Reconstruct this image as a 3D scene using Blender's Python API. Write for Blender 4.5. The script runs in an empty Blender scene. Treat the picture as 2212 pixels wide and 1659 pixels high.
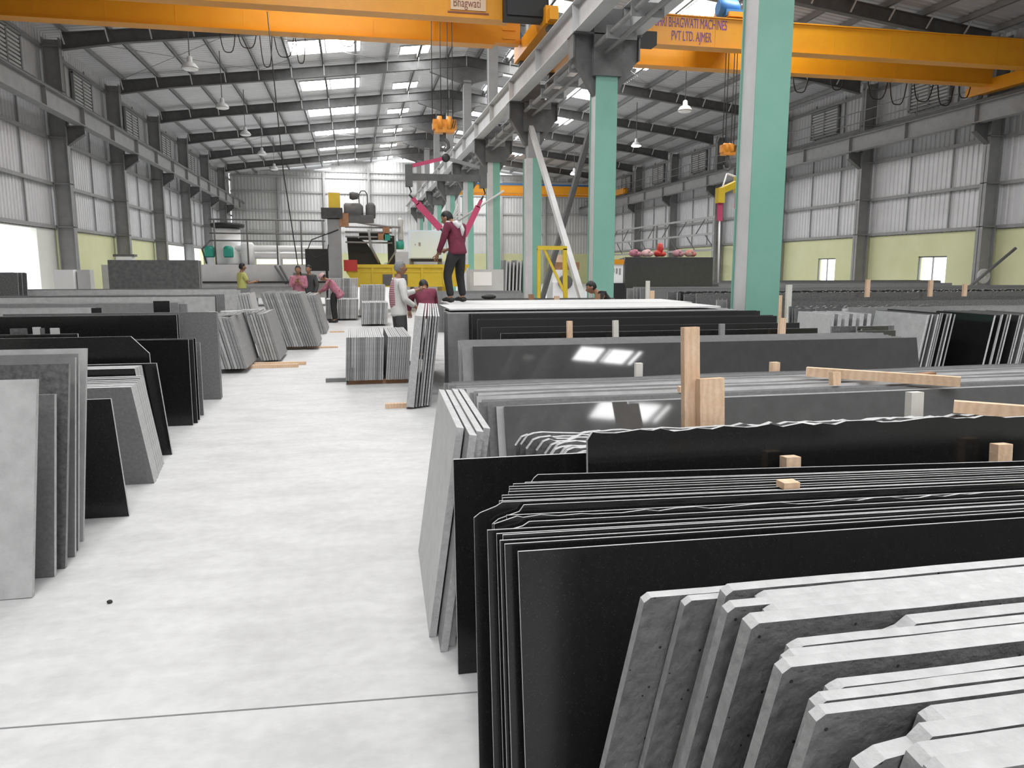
import bpy, bmesh, math, random
from mathutils import Vector, Matrix
rnd = random.Random(7)
C = bpy.context.scene.collection
R = math.radians

# ------------------------------------------------------------------ materials
def mat(name, col, rough=0.6, metal=0.0, spec=0.5, noise=None, nscale=20.0, bump=0.0, bscale=60.0, emit=None, estr=0.0, wave=None, speck=None):
    m = bpy.data.materials.new(name); m.use_nodes = True
    nt = m.node_tree; b = nt.nodes['Principled BSDF']
    b.inputs['Base Color'].default_value = (*col, 1)
    b.inputs['Roughness'].default_value = rough
    b.inputs['Metallic'].default_value = metal
    b.inputs['Specular IOR Level'].default_value = spec
    tc = nt.nodes.new('ShaderNodeTexCoord')
    last = None
    if noise is not None:
        n = nt.nodes.new('ShaderNodeTexNoise'); n.inputs['Scale'].default_value = nscale
        n.inputs['Detail'].default_value = 6; n.inputs['Roughness'].default_value = 0.65
        nt.links.new(tc.outputs['Object'], n.inputs['Vector'])
        r = nt.nodes.new('ShaderNodeValToRGB')
        r.color_ramp.elements[0].position = 0.35; r.color_ramp.elements[1].position = 0.68
        r.color_ramp.elements[0].color = (*col, 1); r.color_ramp.elements[1].color = (*noise, 1)
        nt.links.new(n.outputs['Fac'], r.inputs['Fac']); last = r.outputs['Color']
    if wave is not None:
        w = nt.nodes.new('ShaderNodeTexWave'); w.inputs['Scale'].default_value = wave[0]
        w.inputs['Distortion'].default_value = wave[1]; w.bands_direction = wave[2]; w.inputs['Detail'].default_value = 3
        nt.links.new(tc.outputs['Object'], w.inputs['Vector'])
        mx = nt.nodes.new('ShaderNodeMixRGB'); mx.inputs['Fac'].default_value = 1
        if last: nt.links.new(last, mx.inputs[1])
        else: mx.inputs[1].default_value = (*col, 1)
        mx.inputs[2].default_value = (*wave[3], 1)
        ml = nt.nodes.new('ShaderNodeMath'); ml.operation = 'MULTIPLY'; ml.inputs[1].default_value = wave[4]
        nt.links.new(w.outputs['Fac'], ml.inputs[0]); nt.links.new(ml.outputs[0], mx.inputs['Fac'])
        last = mx.outputs['Color']
    if speck is not None:   # (scale, size, colour)
        v = nt.nodes.new('ShaderNodeTexVoronoi'); v.inputs['Scale'].default_value = speck[0]
        nt.links.new(tc.outputs['Object'], v.inputs['Vector'])
        lt = nt.nodes.new('ShaderNodeMath'); lt.operation = 'LESS_THAN'; lt.inputs[1].default_value = speck[1]
        nt.links.new(v.outputs['Distance'], lt.inputs[0])
        mx = nt.nodes.new('ShaderNodeMixRGB')
        if last: nt.links.new(last, mx.inputs[1])
        else: mx.inputs[1].default_value = (*col, 1)
        mx.inputs[2].default_value = (*speck[2], 1)
        nt.links.new(lt.outputs[0], mx.inputs['Fac']); last = mx.outputs['Color']
    if last: nt.links.new(last, b.inputs['Base Color'])
    if bump:
        n2 = nt.nodes.new('ShaderNodeTexNoise'); n2.inputs['Scale'].default_value = bscale; n2.inputs['Detail'].default_value = 5
        nt.links.new(tc.outputs['Object'], n2.inputs['Vector'])
        bp = nt.nodes.new('ShaderNodeBump'); bp.inputs['Strength'].default_value = bump; bp.inputs['Distance'].default_value = 0.01
        nt.links.new(n2.outputs['Fac'], bp.inputs['Height']); nt.links.new(bp.outputs['Normal'], b.inputs['Normal'])
    if emit is not None:
        b.inputs['Emission Color'].default_value = (*emit, 1); b.inputs['Emission Strength'].default_value = estr
    return m
g = lambda v: (v, v, v)
M = dict(
    black=mat('polished_black_granite', g(.009), .16, spec=.45, noise=g(.014), nscale=60, speck=(110, .13, g(.035))),
    blackm=mat('honed_black_granite', g(.013), .42, spec=.4, noise=g(.02), nscale=50),
    charcoal=mat('polished_charcoal_granite', g(.045), .10, spec=.5, noise=g(.055), nscale=8),
    grey=mat('grey_granite', g(.13), .5, noise=g(.19), nscale=40, bump=.15),
    mottled=mat('mottled_grey_granite', g(.065), .45, noise=g(.16), nscale=34, bump=.2),
    midgrey=mat('mid_grey_granite', g(.20), .55, noise=g(.25), nscale=14),
    rough=mat('rough_sawn_granite', g(.13), .85, noise=g(.22), nscale=22, bump=.9, bscale=45, speck=(26, .10, g(.03))),
    pale=mat('pale_grey_granite', g(.60), .6, noise=g(.52), nscale=12),
    mirror=mat('mirror_polished_charcoal', g(.055), .035, spec=.55, noise=g(.065), nscale=8),
    charl=mat('polished_mid_charcoal_granite', g(.10), .045, spec=.5, noise=g(.12), nscale=8),
    roof_shaded=mat('shaded_galvanised_roof_sheet', (.47, .47, .48), .5, noise=(.53, .53, .54), nscale=.8),  # roof sheet darkened: the window bay's weaker bounce light put into the colour
    sheetl=mat('light_end_wall_sheet', g(.66), .5, noise=g(.72), nscale=1),
    edge=mat('sawn_stone_edge', g(.42), .85, noise=g(.55), nscale=30, bump=.4),
    edged=mat('dull_stone_edge', g(.24), .8, noise=g(.32), nscale=30, bump=.3),
    edgew=mat('dusty_white_edge', g(.44), .9, noise=g(.55), nscale=18, bump=.7, bscale=30, wave=(2.2, 3, 'Y', g(.36), .4)),
    wood=mat('pine_timber', (.72, .50, .33), .75, noise=(.82, .62, .45), nscale=6, wave=(9, 6, 'X', (.50, .30, .16), .3), bump=.2),
    wooddark=mat('weathered_timber', (.28, .14, .07), .8, noise=(.40, .22, .12), nscale=7),
    woodpale=mat('bleached_timber', (.62, .60, .56), .8, noise=(.7, .68, .62), nscale=8),
    steel=mat('grey_painted_steel', g(.26), .55, metal=.0, noise=g(.31), nscale=3),
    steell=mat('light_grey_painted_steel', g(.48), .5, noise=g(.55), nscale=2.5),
    steeld=mat('dark_grey_painted_steel', g(.10), .6, noise=g(.14), nscale=3),
    sheet=mat('galvanised_wall_sheet', (.62, .62, .635), .5, metal=.05, noise=(.70, .70, .72), nscale=1.2),
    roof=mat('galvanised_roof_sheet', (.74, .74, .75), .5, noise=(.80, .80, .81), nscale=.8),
    louvre=mat('louvre_grey', g(.6), .6),
    teal=mat('teal_paint', (.165, .375, .295), .42, noise=(.195, .405, .33), nscale=1.3),
    yellow=mat('crane_orange_yellow', (.70, .28, .008), .42, noise=(.74, .32, .01), nscale=1.5),
    yellow2=mat('machine_yellow', (.66, .46, .02), .45, noise=(.72, .52, .04), nscale=3),
    hookor=mat('hook_block_orange', (.80, .34, .03), .45, noise=(.66, .22, .02), nscale=8),
    plaster=mat('pale_yellow_plaster', (.66, .68, .40), .9, noise=(.72, .73, .47), nscale=.7),
    plasterw=mat('off_white_plaster', (.70, .71, .66), .9, noise=(.76, .76, .71), nscale=.7),
    white=mat('white_paint', g(.88), .5),
    whiteb=mat('cool_white_enamel', (.72, .85, 1.0), .45),
    red=mat('red_paint', (.55, .04, .03), .5),
    blue=mat('blue_paint', (.03, .16, .42), .45),
    green=mat('green_motor_paint', (.02, .26, .19), .5),
    rubber=mat('black_rubber', g(.015), .6),
    rope=mat('steel_rope', g(.06), .5, metal=.5),
    sling=mat('crimson_webbing_sling', (.52, .045, .13), .8, wave=(14, 2, 'Z', (.66, .16, .26), .6)),
    skin=mat('skin', (.33, .17, .10), .55, noise=(.36, .19, .115), nscale=12),
    hair=mat('black_hair', g(.012), .6),
    hairg=mat('grey_hair', g(.16), .7, noise=g(.32), nscale=40),
    eyew=mat('eye_white', g(.7), .3),
    lips=mat('lips', (.28, .10, .08), .5),
    maroon=mat('maroon_cloth', (.125, .018, .040), .85, noise=(.20, .03, .065), nscale=7, bump=.3, bscale=14),
    shirtw=mat('white_cotton', (.66, .65, .63), .85, noise=(.78, .77, .75), nscale=6, bump=.4, bscale=12),
    plaid=mat('maroon_plaid_cloth', (.30, .10, .13), .85, wave=(9, .5, 'Z', (.62, .42, .45), .8), bump=.3, bscale=14),
    trouser=mat('black_trousers', g(.014), .8, noise=g(.022), nscale=8, bump=.3, bscale=14),
    trouserg=mat('dark_grey_trousers', g(.05), .85, noise=g(.08), nscale=8, bump=.3, bscale=14),
    scarf=mat('white_scarf', g(.70), .9, noise=g(.5), nscale=9, bump=.5, bscale=18),
    shoe=mat('dark_shoe', g(.02), .6),
    yshirt=mat('yellow_shirt', (.55, .55, .18), .85),
    pink=mat('pink_cloth', (.40, .12, .18), .85, noise=(.52, .25, .30), nscale=9),
    pinkw=mat('pale_pink_cap', (.66, .42, .42), .85),
    redcloth=mat('bundled_coloured_cloth', (.45, .12, .10), .9, noise=(.6, .42, .36), nscale=6, bump=.6, bscale=9),
    darkcloth=mat('black_jacket', g(.018), .85, noise=g(.03), nscale=7, bump=.3, bscale=14),
    letter=mat('violet_lettering', (.16, .05, .22), .5),
    letterr=mat('brown_lettering', (.22, .07, .04), .5),
    plate=mat('cream_plate', (.68, .50, .34), .5),
    sky=mat('translucent_skylight_sheet', (.8, .8, .8), .5, emit=(1, 1, 1), estr=24.0),
    skydim=mat('dusty_skylight_sheet', (.6, .6, .58), .6, emit=(1, 1, .97), estr=1.0),
    lamp=mat('lit_lamp', (.9, .9, .9), .5, emit=(1, 1, 1), estr=30),
    cream=mat('cream_lit_glazing', (.9, .85, .7), .5, emit=(1, .90, .68), estr=1.5),
)
# floor: pale polished concrete with cloudy wear
def floor_mat():
    m = bpy.data.materials.new('pale_concrete_floor'); m.use_nodes = True
    nt = m.node_tree; b = nt.nodes['Principled BSDF']; L = nt.links.new
    tc = nt.nodes.new('ShaderNodeTexCoord')
    mp = nt.nodes.new('ShaderNodeMapping'); mp.inputs['Scale'].default_value = (1, 2.2, 1); L(tc.outputs['Object'], mp.inputs['Vector'])
    n1 = nt.nodes.new('ShaderNodeTexNoise'); n1.inputs['Scale'].default_value = 1.6; n1.inputs['Detail'].default_value = 9; n1.inputs['Roughness'].default_value = .7
    L(mp.outputs[0], n1.inputs['Vector'])
    r1 = nt.nodes.new('ShaderNodeValToRGB'); r1.color_ramp.elements[0].position = .36; r1.color_ramp.elements[1].position = .58
    r1.color_ramp.elements[0].color = (.49, .49, .49, 1); r1.color_ramp.elements[1].color = (.575, .575, .572, 1)
    L(n1.outputs['Fac'], r1.inputs['Fac'])
    n2 = nt.nodes.new('ShaderNodeTexNoise'); n2.inputs['Scale'].default_value = 14; n2.inputs['Detail'].default_value = 8
    L(tc.outputs['Object'], n2.inputs['Vector'])
    r2 = nt.nodes.new('ShaderNodeValToRGB'); r2.color_ramp.elements[0].position = .3; r2.color_ramp.elements[1].position = .7
    r2.color_ramp.elements[0].color = (.93, .93, .93, 1); r2.color_ramp.elements[1].color = (1.04, 1.04, 1.04, 1)
    L(n2.outputs['Fac'], r2.inputs['Fac'])
    mx = nt.nodes.new('ShaderNodeMixRGB'); mx.blend_type = 'MULTIPLY'; mx.inputs['Fac'].default_value = 1
    L(r1.outputs[0], mx.inputs[1]); L(r2.outputs[0], mx.inputs[2]); L(mx.outputs[0], b.inputs['Base Color'])
    b.inputs['Roughness'].default_value = .55; b.inputs['Specular IOR Level'].default_value = .35
    return m
M['floor'] = floor_mat()

# ------------------------------------------------------------------ mesh helpers
class MB:
    def __init__(s): s.v = []; s.f = []; s.m = []; s.sm = []
    def add(s, vs, fs, mi=0, smooth=False):
        b = len(s.v); s.v += [tuple(v) for v in vs]
        for f in fs: s.f.append(tuple(b + i for i in f)); s.m.append(mi); s.sm.append(smooth)
    def box(s, c, d, mi=0, rot=None):
        x, y, z = d[0] / 2, d[1] / 2, d[2] / 2
        vs = [Vector((a, b, e)) for a in (-x, x) for b in (-y, y) for e in (-z, z)]
        if rot is not None: vs = [rot @ v for v in vs]
        c = Vector(c); s.add([v + c for v in vs], [(0, 1, 3, 2), (4, 6, 7, 5), (0, 4, 5, 1), (2, 3, 7, 6), (0, 2, 6, 4), (1, 5, 7, 3)], mi)
    def span(s, x0, x1, y0, y1, z0, z1, mi=0):
        s.box(((x0 + x1) / 2, (y0 + y1) / 2, (z0 + z1) / 2), (abs(x1 - x0), abs(y1 - y0), abs(z1 - z0)), mi)
    def beam(s, p0, p1, w, h, mi=0, up=(0, 0, 1)):
        p0 = Vector(p0); p1 = Vector(p1); d = (p1 - p0); l = d.length; d.normalize()
        u = Vector(up)
        if abs(d.dot(u)) > .98: u = Vector((0, 1, 0))
        sd = d.cross(u).normalized(); u = sd.cross(d).normalized()
        vs = []
        for p in (p0, p1):
            for a, b in ((-1, -1), (1, -1), (1, 1), (-1, 1)): vs.append(p + sd * (a * w / 2) + u * (b * h / 2))
        s.add(vs, [(3, 2, 1, 0), (4, 5, 6, 7), (0, 1, 5, 4), (1, 2, 6, 5), (2, 3, 7, 6), (3, 0, 4, 7)], mi)
    def ibeam(s, p0, p1, w, h, t=.02, mi=0, up=(0, 0, 1)):
        p0 = Vector(p0); p1 = Vector(p1); d = (p1 - p0).normalized(); u = Vector(up)
        if abs(d.dot(u)) > .98: u = Vector((0, 1, 0))
        sd = d.cross(u).normalized(); u = sd.cross(d).normalized()
        s.beam(p0, p1, t, h, mi, up); o = u * (h / 2 - t / 2)
        s.beam(p0 + o, p1 + o, w, t, mi, up); s.beam(p0 - o, p1 - o, w, t, mi, up)
    def tube(s, pts, r, n=8, mi=0, cap=True):
        pts = [Vector(p) for p in pts]; k = len(pts); b = len(s.v)
        rr = r if isinstance(r, (list, tuple)) else [r] * k
        ref = None
        for i, p in enumerate(pts):
            d = (pts[min(i + 1, k - 1)] - pts[max(i - 1, 0)]).normalized()
            if ref is None: ref = Vector((0, 0, 1)) if abs(d.z) < .9 else Vector((1, 0, 0))
            a = d.cross(ref).normalized(); c = a.cross(d).normalized(); ref = c
            for j in range(n):
                t = 2 * math.pi * j / n; s.v.append(tuple(p + (a * math.cos(t) + c * math.sin(t)) * rr[i]))
        for i in range(k - 1):
            for j in range(n):
                s.f.append((b + i * n + j, b + i * n + (j + 1) % n, b + (i + 1) * n + (j + 1) % n, b + (i + 1) * n + j)); s.m.append(mi); s.sm.append(True)
        if cap:
            s.f.append(tuple(b + j for j in reversed(range(n)))); s.m.append(mi); s.sm.append(False)
            s.f.append(tuple(b + (k - 1) * n + j for j in range(n))); s.m.append(mi); s.sm.append(False)
    def lathe(s, c, prof, n=16, mi=0, axis='Z'):
        c = Vector(c); b = len(s.v)
        for r, h in prof:
            for j in range(n):
                t = 2 * math.pi * j / n; a, e = r * math.cos(t), r * math.sin(t)
                v = {'Z': (a, e, h), 'X': (h, a, e), 'Y': (e, h, a)}[axis]; s.v.append(tuple(c + Vector(v)))
        for i in range(len(prof) - 1):
            for j in range(n):
                s.f.append((b + i * n + j, b + i * n + (j + 1) % n, b + (i + 1) * n + (j + 1) % n, b + (i + 1) * n + j)); s.m.append(mi); s.sm.append(True)
        s.f.append(tuple(b + j for j in reversed(range(n)))); s.m.append(mi); s.sm.append(False)
        s.f.append(tuple(b + (len(prof) - 1) * n + j for j in range(n))); s.m.append(mi); s.sm.append(False)
    def prism(s, poly, y0, y1, mi=0, mi_edge=None, axis='Y'):
        n = len(poly); P = lambda a, b, y: (a, y, b) if axis == 'Y' else (y, a, b)
        vs = [P(a, b, y0) for a, b in poly] + [P(a, b, y1) for a, b in poly]
        s.add(vs, [tuple(range(n)), tuple(range(2 * n - 1, n - 1, -1))], mi)
        b = len(s.v) - 2 * n; e = mi if mi_edge is None else mi_edge
        for i in range(n):
            j = (i + 1) % n
            s.f.append((b + j, b + i, b + n + i, b + n + j)); s.m.append(e); s.sm.append(False)
    def blob(s, c, r, n=12, k=8, mi=0, fn=None):
        c = Vector(c); b = len(s.v)
        for i in range(k + 1):
            ph = math.pi * i / k
            for j in range(n):
                t = 2 * math.pi * j / n
                v = Vector((math.sin(ph) * math.cos(t), math.sin(ph) * math.sin(t), math.cos(ph)))
                q = Vector((v.x * r[0], v.y * r[1], v.z * r[2]))
                if fn: q = fn(q, v)
                s.v.append(tuple(c + q))
        for i in range(k):
            for j in range(n):
                s.f.append((b + i * n + j, b + (i + 1) * n + j, b + (i + 1) * n + (j + 1) % n, b + i * n + (j + 1) % n)); s.m.append(mi); s.sm.append(True)
    def mesh(s, name, mats):
        me = bpy.data.meshes.new(name); me.from_pydata(s.v, [], s.f)
        for m in mats: me.materials.append(m)
        me.polygons.foreach_set('material_index', s.m); me.polygons.foreach_set('use_smooth', s.sm)
        me.update(); return me
    def build(s, name, mats, parent=None, fix=True):
        if not isinstance(mats, (list, tuple)): mats = [mats]
        me = s.mesh(name, mats)
        if fix:
            bm = bmesh.new(); bm.from_mesh(me); bmesh.ops.recalc_face_normals(bm, faces=bm.faces); bm.to_mesh(me); bm.free()
        o = bpy.data.objects.new(name, me); C.objects.link(o)
        if parent: o.parent = parent
        return o
def tag(o, label, cat, group=None, kind='thing'):
    if label: o['label'] = label
    if cat: o['category'] = cat
    if group: o['group'] = group
    o['kind'] = kind
    return o
def empty(name, label, cat, loc=(0, 0, 0), rz=0, group=None):
    o = bpy.data.objects.new(name, None); C.objects.link(o); o.location = loc; o.rotation_euler = (0, 0, rz)
    o.empty_display_size = .1
    return tag(o, label, cat, group)
def struct(mb, name, mats, label=None, parent=None):
    o = mb.build(name, mats, parent)
    if parent is None: o['kind'] = 'structure'
    if label and parent is None: o['label'] = label
    return o
ORD = ['first', 'second', 'third', 'fourth', 'fifth', 'sixth', 'seventh', 'eighth', 'ninth', 'tenth', 'eleventh', 'twelfth', 'thirteenth', 'fourteenth', 'fifteenth', 'sixteenth', 'seventeenth', 'eighteenth', 'nineteenth', 'twentieth'] 
ORD += ['twenty-' + w for w in ORD[:9]] + ['thirtieth'] + ['thirty-' + w for w in ORD[:9]] + ['fortieth']

# ------------------------------------------------------------------ the hall
BAY = 7.56; YK = lambda k: BAY * (1.42 + k)
XL, XR, XM = -11.5, 24.6, 6.0
Y0, Y1 = -27.0, 78.9
SL = .118
def zroof(x, off=0.0):       # underside of the rafters plus off
    return 10.0 + off + SL * (x + 10.5) if x <= XM else 10.0 + off + SL * (XM + 10.5) - SL * (x - XM)

mb = MB(); mb.span(XL - .3, XR + .3, Y0, Y1 + .3, -.25, 0)
fl = struct(mb, 'floor', M['floor'], 'pale concrete floor of the stone hall')
mb = MB()
for ya, yb in ((3.26, 1.22),):
    mb.beam((-9, ya, .0008), (23, yb, .0008), .008, .0014)
o = mb.build('floor_joint', mat('dark_joint', g(.20), .9), fl)  # dark joint line across the concrete

def corr(mb, along, a0, a1, b0, b1, fpos, pitch=.30, depth=.035, mi=0):
    """corrugated sheet: ribs repeat along a (a0..a1), run straight along b (b0..b1); fpos(a,b,off) -> point"""
    n = max(1, int((a1 - a0) / pitch)); st = (a1 - a0) / n
    pr = []
    for i in range(n):
        s = a0 + i * st
        pr += [(s, 0), (s + .30 * st, 0), (s + .42 * st, 1), (s + .88 * st, 1)]
    pr.append((a1, 0))
    vs = []
    for a, h in pr: vs.append(fpos(a, b0, h * depth)); vs.append(fpos(a, b1, h * depth))
    mb.add(vs, [(2 * i, 2 * i + 1, 2 * i + 3, 2 * i + 2) for i in range(len(pr) - 1)], mi)

# roof sheets with skylight openings
strips_l = [(-11.9, -2.65, None), (-2.65, .6, 'A'), (.6, 2.5, None), (2.5, 4.0, 'B'), (4.0, XM, None)]
strips_r = [(XM, 8.0, None), (8.0, 9.5, 'B'), (9.5, 11.5, None), (11.5, 14.9, 'A'), (14.9, 25.0, None)]
KS = range(-5, 9)
def holes(t, sgn):
    if t == 'A': return [(YK(k) + (3.75 if sgn > 0 else 2.95), YK(k) + (5.95 if sgn > 0 else 5.1), 'sky') for k in KS]
    h = []
    for k in KS: h += [(YK(k) + 2.3, YK(k) + 3.3, 'skydim'), (YK(k) + 5.75, YK(k) + 7.15, 'sky')]
    return h
mb = MB(); skies = []
for strips, sgn in ((strips_l, 1), (strips_r, -1)):
    for x0, x1, t in strips:
        segs = []; hs = [h for h in holes(t, sgn) if h[1] > Y0] if t else []
        y = Y0
        for a, b, m in hs:
            if a > y: segs.append((y, a))
            y = b; skies.append((x0, x1, max(a, Y0), b, m))
        segs.append((y, Y1))
        for a, b in segs:
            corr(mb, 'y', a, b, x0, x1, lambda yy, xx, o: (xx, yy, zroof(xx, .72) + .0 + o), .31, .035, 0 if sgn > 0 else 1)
struct(mb, 'ceiling', [M['roof'], M['roof_shaded']], 'galvanised corrugated roof sheets on steel rafters')
for i, (x0, x1, a, b, m) in enumerate(skies):
    mb = MB(); o_ = .745
    mb.add([(x0, a, zroof(x0, o_)), (x1, a, zroof(x1, o_)), (x1, b, zroof(x1, o_)), (x0, b, zroof(x0, o_))], [(0, 1, 2, 3)])
    w = struct(mb, 'window_%d' % (i + 1), M[m], 'translucent skylight sheet in the roof')
    mb = MB(); c = (x0 + x1) / 2
    for y in (a, b): mb.beam((x0, y, zroof(x0, .70)), (x1, y, zroof(x1, .70)), .05, .05)
    for x in ((x0, c, x1) if x1 - x0 > 2 else (x0, x1)): mb.beam((x, a, zroof(x, .70)), (x, b, zroof(x, .70)), .06, .06)
    mb.build('window_frame', M['steell'], w)

# walls: plaster below 3.1 m, corrugated sheet above
def side_wall(name, x, sgn, openings, sheet_lab, pm):
    mb = MB(); xa, xb = (x - .25, x) if sgn > 0 else (x, x + .25)
    cur = Y0
    for (a, b, z0, z1) in openings:
        if not (sgn > 0 and cur > 30): mb.span(xa, xb, cur, a, 0, 3.1)
        if z0 > 0: mb.span(xa, xb, a, b, 0, z0)
        if z1 < 3.1: mb.span(xa, xb, a, b, z1, 3.1)
        cur = b
    if sgn > 0: mb.m = [1] * len(mb.m); mb.span(xa, xb, 31.6, 33.4, 0, 3.1, 1); mb.span(xa, xb, 33.4, 52.2, 0, 3.1)
    mb.span(xa, xb, cur, Y1, 0, 3.1)
    w = struct(mb, name, [pm, M['plasterw']], sheet_lab)
    mb = MB(); corr(mb, 'y', Y0, Y1, 3.1, 10.78, lambda yy, zz, o: (x - sgn * (.10 - o), yy, zz), .27, .04)
    mb.build('wall_sheet', M['sheet'], w)
    mb = MB()
    for z in (3.2, 4.85, 6.6, 8.3, 9.95): mb.beam((x + sgn * .06, Y0, z), (x + sgn * .06, Y1, z), .12, .13)
    mb.build('wall_girt', M['steel'], w)
    mb = MB()
    for k in KS:
        for q in (.33, .66):
            y = YK(k) + BAY * q; mb.span(x - sgn * .02, x + sgn * .03, y - .03, y + .03, 3.25, 10.2)
    mb.build('wall_seam', M['steel'], w)
    return w
wl = side_wall('wall_left', XL, 1, [(27.7, 31.6, 0, 3.06), (52.2, 63.5, 0, 3.06)], 'corrugated wall with the bright loading doorways', M['plaster'])
wr = side_wall('wall_right', XR, -1, [(28.25, 29.95, .9, 2.12), (35.95, 37.5, .9, 2.12)], 'corrugated wall above pale yellow plaster with two small windows', M['plaster'])
mb = MB()
mb.span(XL, -9.4, Y1, Y1 + .25, 0, 3.1); mb.span(-3.6, XR, Y1, Y1 + .25, 0, 3.1); mb.span(-9.4, -3.6, Y1, Y1 + .25, 0, 2.0); mb.span(-9.4, -3.6, Y1, Y1 + .25, 3.05, 3.1)
mf = MB(); mf.span(XL, XR, Y0 - .2, Y0, 0, 12.6)
struct(mf, 'wall_front', M['sheet'], 'corrugated wall behind the camera')
we = struct(mb, 'wall_back', M['plaster'], 'far corrugated end wall of the hall')
mb = MB()
def endp(a, b, o): return (a, Y1 + .02 - o, b)
for x0, x1 in ((XL, -2), (-2, XM), (XM, 14), (14, XR)):
    corr(mb, 'x', x0, x1, 3.1, zroof(max(min((x0 + x1) / 2, x1), x0), .6) , endp, .30, .04)
mb.add([(XL, Y1 + .1, 9.9), (XM, Y1 + .1, 12.6), (XR, Y1 + .1, 9.9), (XR, Y1 + .1, 11.0), (XM, Y1 + .1, 13.0), (XL, Y1 + .1, 11.0)], [(0, 1, 4, 5), (1, 2, 3, 4)])
mb.build('wall_sheet', M['sheetl'], we)
mb = MB()
for z in (5.2, 7.15, 8.95, 10.4, 11.0): mb.beam((XL, Y1 - .08, z), (XR, Y1 - .08, z), .12, .16)
for x in (-7, -2.7, 1.6, 10.6, 15, 19.6): mb.ibeam((x, Y1 - .25, 0), (x, Y1 - .25, zroof(x)), .2, .3, up=(0, 1, 0))
mb.build('wall_girt', M['steell'], we)
mb = MB(); mb.span(-9.4, -3.6, Y1 + .1, Y1 + .14, 2.0, 3.05)
struct(mb, 'window_90', M['cream'], 'cream lit glazing low in the end wall')
# small windows of the plaster wall: frame and panes
for i, (a, b) in enumerate(((28.25, 29.95), (35.95, 37.5))):
    mb = MB(); x = XR + .05
    for y in (a + .03, b - .03): mb.span(x, x + .08, y - .03, y + .03, .9, 2.12)
    for z in (.93, 2.09): mb.span(x, x + .08, a, b, z - .03, z + .03)
    mb.span(x, x + .06, (a + b) / 2 - .02, (a + b) / 2 + .02, .9, 2.12)
    struct(mb, 'window_%d' % (91 + i), M['steel'], 'small open window frame in the yellow plaster wall')
# louvre panels under the eaves
n = 100
for x, sg in ((XL, 1), (XR, -1)):
    for k in range(-1, 9):
        yc = YK(k) + (4.4 if sg > 0 else 4.1); z0, z1 = 8.5, 9.8
        mb = MB()
        for y in (yc - 1.15, yc, yc + 1.15): mb.span(x + sg * .02, x + sg * .12, y - .05, y + .05, z0, z1)
        for z in (z0, z1): mb.span(x + sg * .02, x + sg * .12, yc - 1.2, yc + 1.2, z - .05, z + .05)
        mb.span(x + sg * .02, x + sg * .035, yc - 1.1, yc + 1.1, z0, z1)
        w = struct(mb, 'window_%d' % n, M['steel'], 'louvred vent panel under the eave'); n += 1
        mb = MB()
        for j in range(8):
            z = z0 + .16 + j * .145; mb.span(x + sg * .06, x + sg * .10, yc - 1.08, yc + 1.08, z - .042, z + .042)
        mb.build('window_slat', M['louvre'], w)

# purlins
purl = [-10.6 + 1.56 * i for i in range(11)] + [XM + .6 + 1.56 * i for i in range(12)]
cl = bpy.data.objects['ceiling']
for x in purl:
    mb = MB(); z = zroof(x, .60)
    mb.beam((x, Y0, z), (x, Y1, z), .06, .2); mb.beam((x + .04, Y0, z - .09), (x + .04, Y1, z - .09), .09, .02)
    mb.build('purlin', M['steel'], cl)
# roof bracing rods and fascia
mb = MB()
for k in (3, 6):
    for a, b in ((-10.5, -4.2), (-4.2, 1.9), (10, 16), (16, 22.5)):
        mb.tube([(a, YK(k) + .3, zroof(a, .3)), (b, YK(k + 1) - .8, zroof(b, .3))], .012, 5); mb.tube([(b, YK(k) + .3, zroof(b, .3)), (a, YK(k + 1) - .8, zroof(a, .3))], .012, 5)
mb.build('brace_rod', M['steel'], cl)
# ------------------------------------------------------------------ steel frame
def rafter(k):
    y = YK(k)
    for sg, nm in ((1, 'loading doorway'), (-1, 'two small windows')):
        mb = MB()
        xe = -10.7 if sg > 0 else 23.6
        pts = [(xe, .62), (xe + sg * 2.2, .5), (XM - sg * 3.0, .5), (XM - sg * .02, .5)]
        tops = []
        P = []
        for x, h in pts:
            zt = zroof(x, .474); P.append((x, zt, zt - h))
        for i in range(3):
            (xa, ta, ba), (xb, tb, bb) = P[i], P[i + 1]
            mb.prism([(xa, ba), (xb, bb), (xb, tb), (xa, ta)], y - .012, y + .012)
            mb.beam((xa, y, ta - .012), (xb, y, tb - .012), .24, .024); mb.beam((xa, y, ba + .012), (xb, y, bb + .012), .24, .024)
        if k > 8: continue
        o = mb.build('roof_rafter', M['steeld'])
        for x in purl:
            if (x < XM - 2) if sg > 0 else (x > XM + 2):
                fb = MB(); fb.beam((x + .05, y - .55, zroof(x, .44)), (x + .05, y - .15, zroof(x, .03)), .045, .045, up=(1, 0, 0)); fb.build('flange_brace', M['steell'], o)
        i = k - (3 if sg > 0 else 2)
        tag(o, ('%s roof rafter in view over the bay along the wall with the %s' % (ORD[i], nm)) if i >= 0 else
            'roof rafter %s in view, bay with the %s' % (['one before the first', 'two before the first'][-i - 1], nm), 'rafter', 'steel roof rafters')
for k in range(1, 9): rafter(k)

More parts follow.
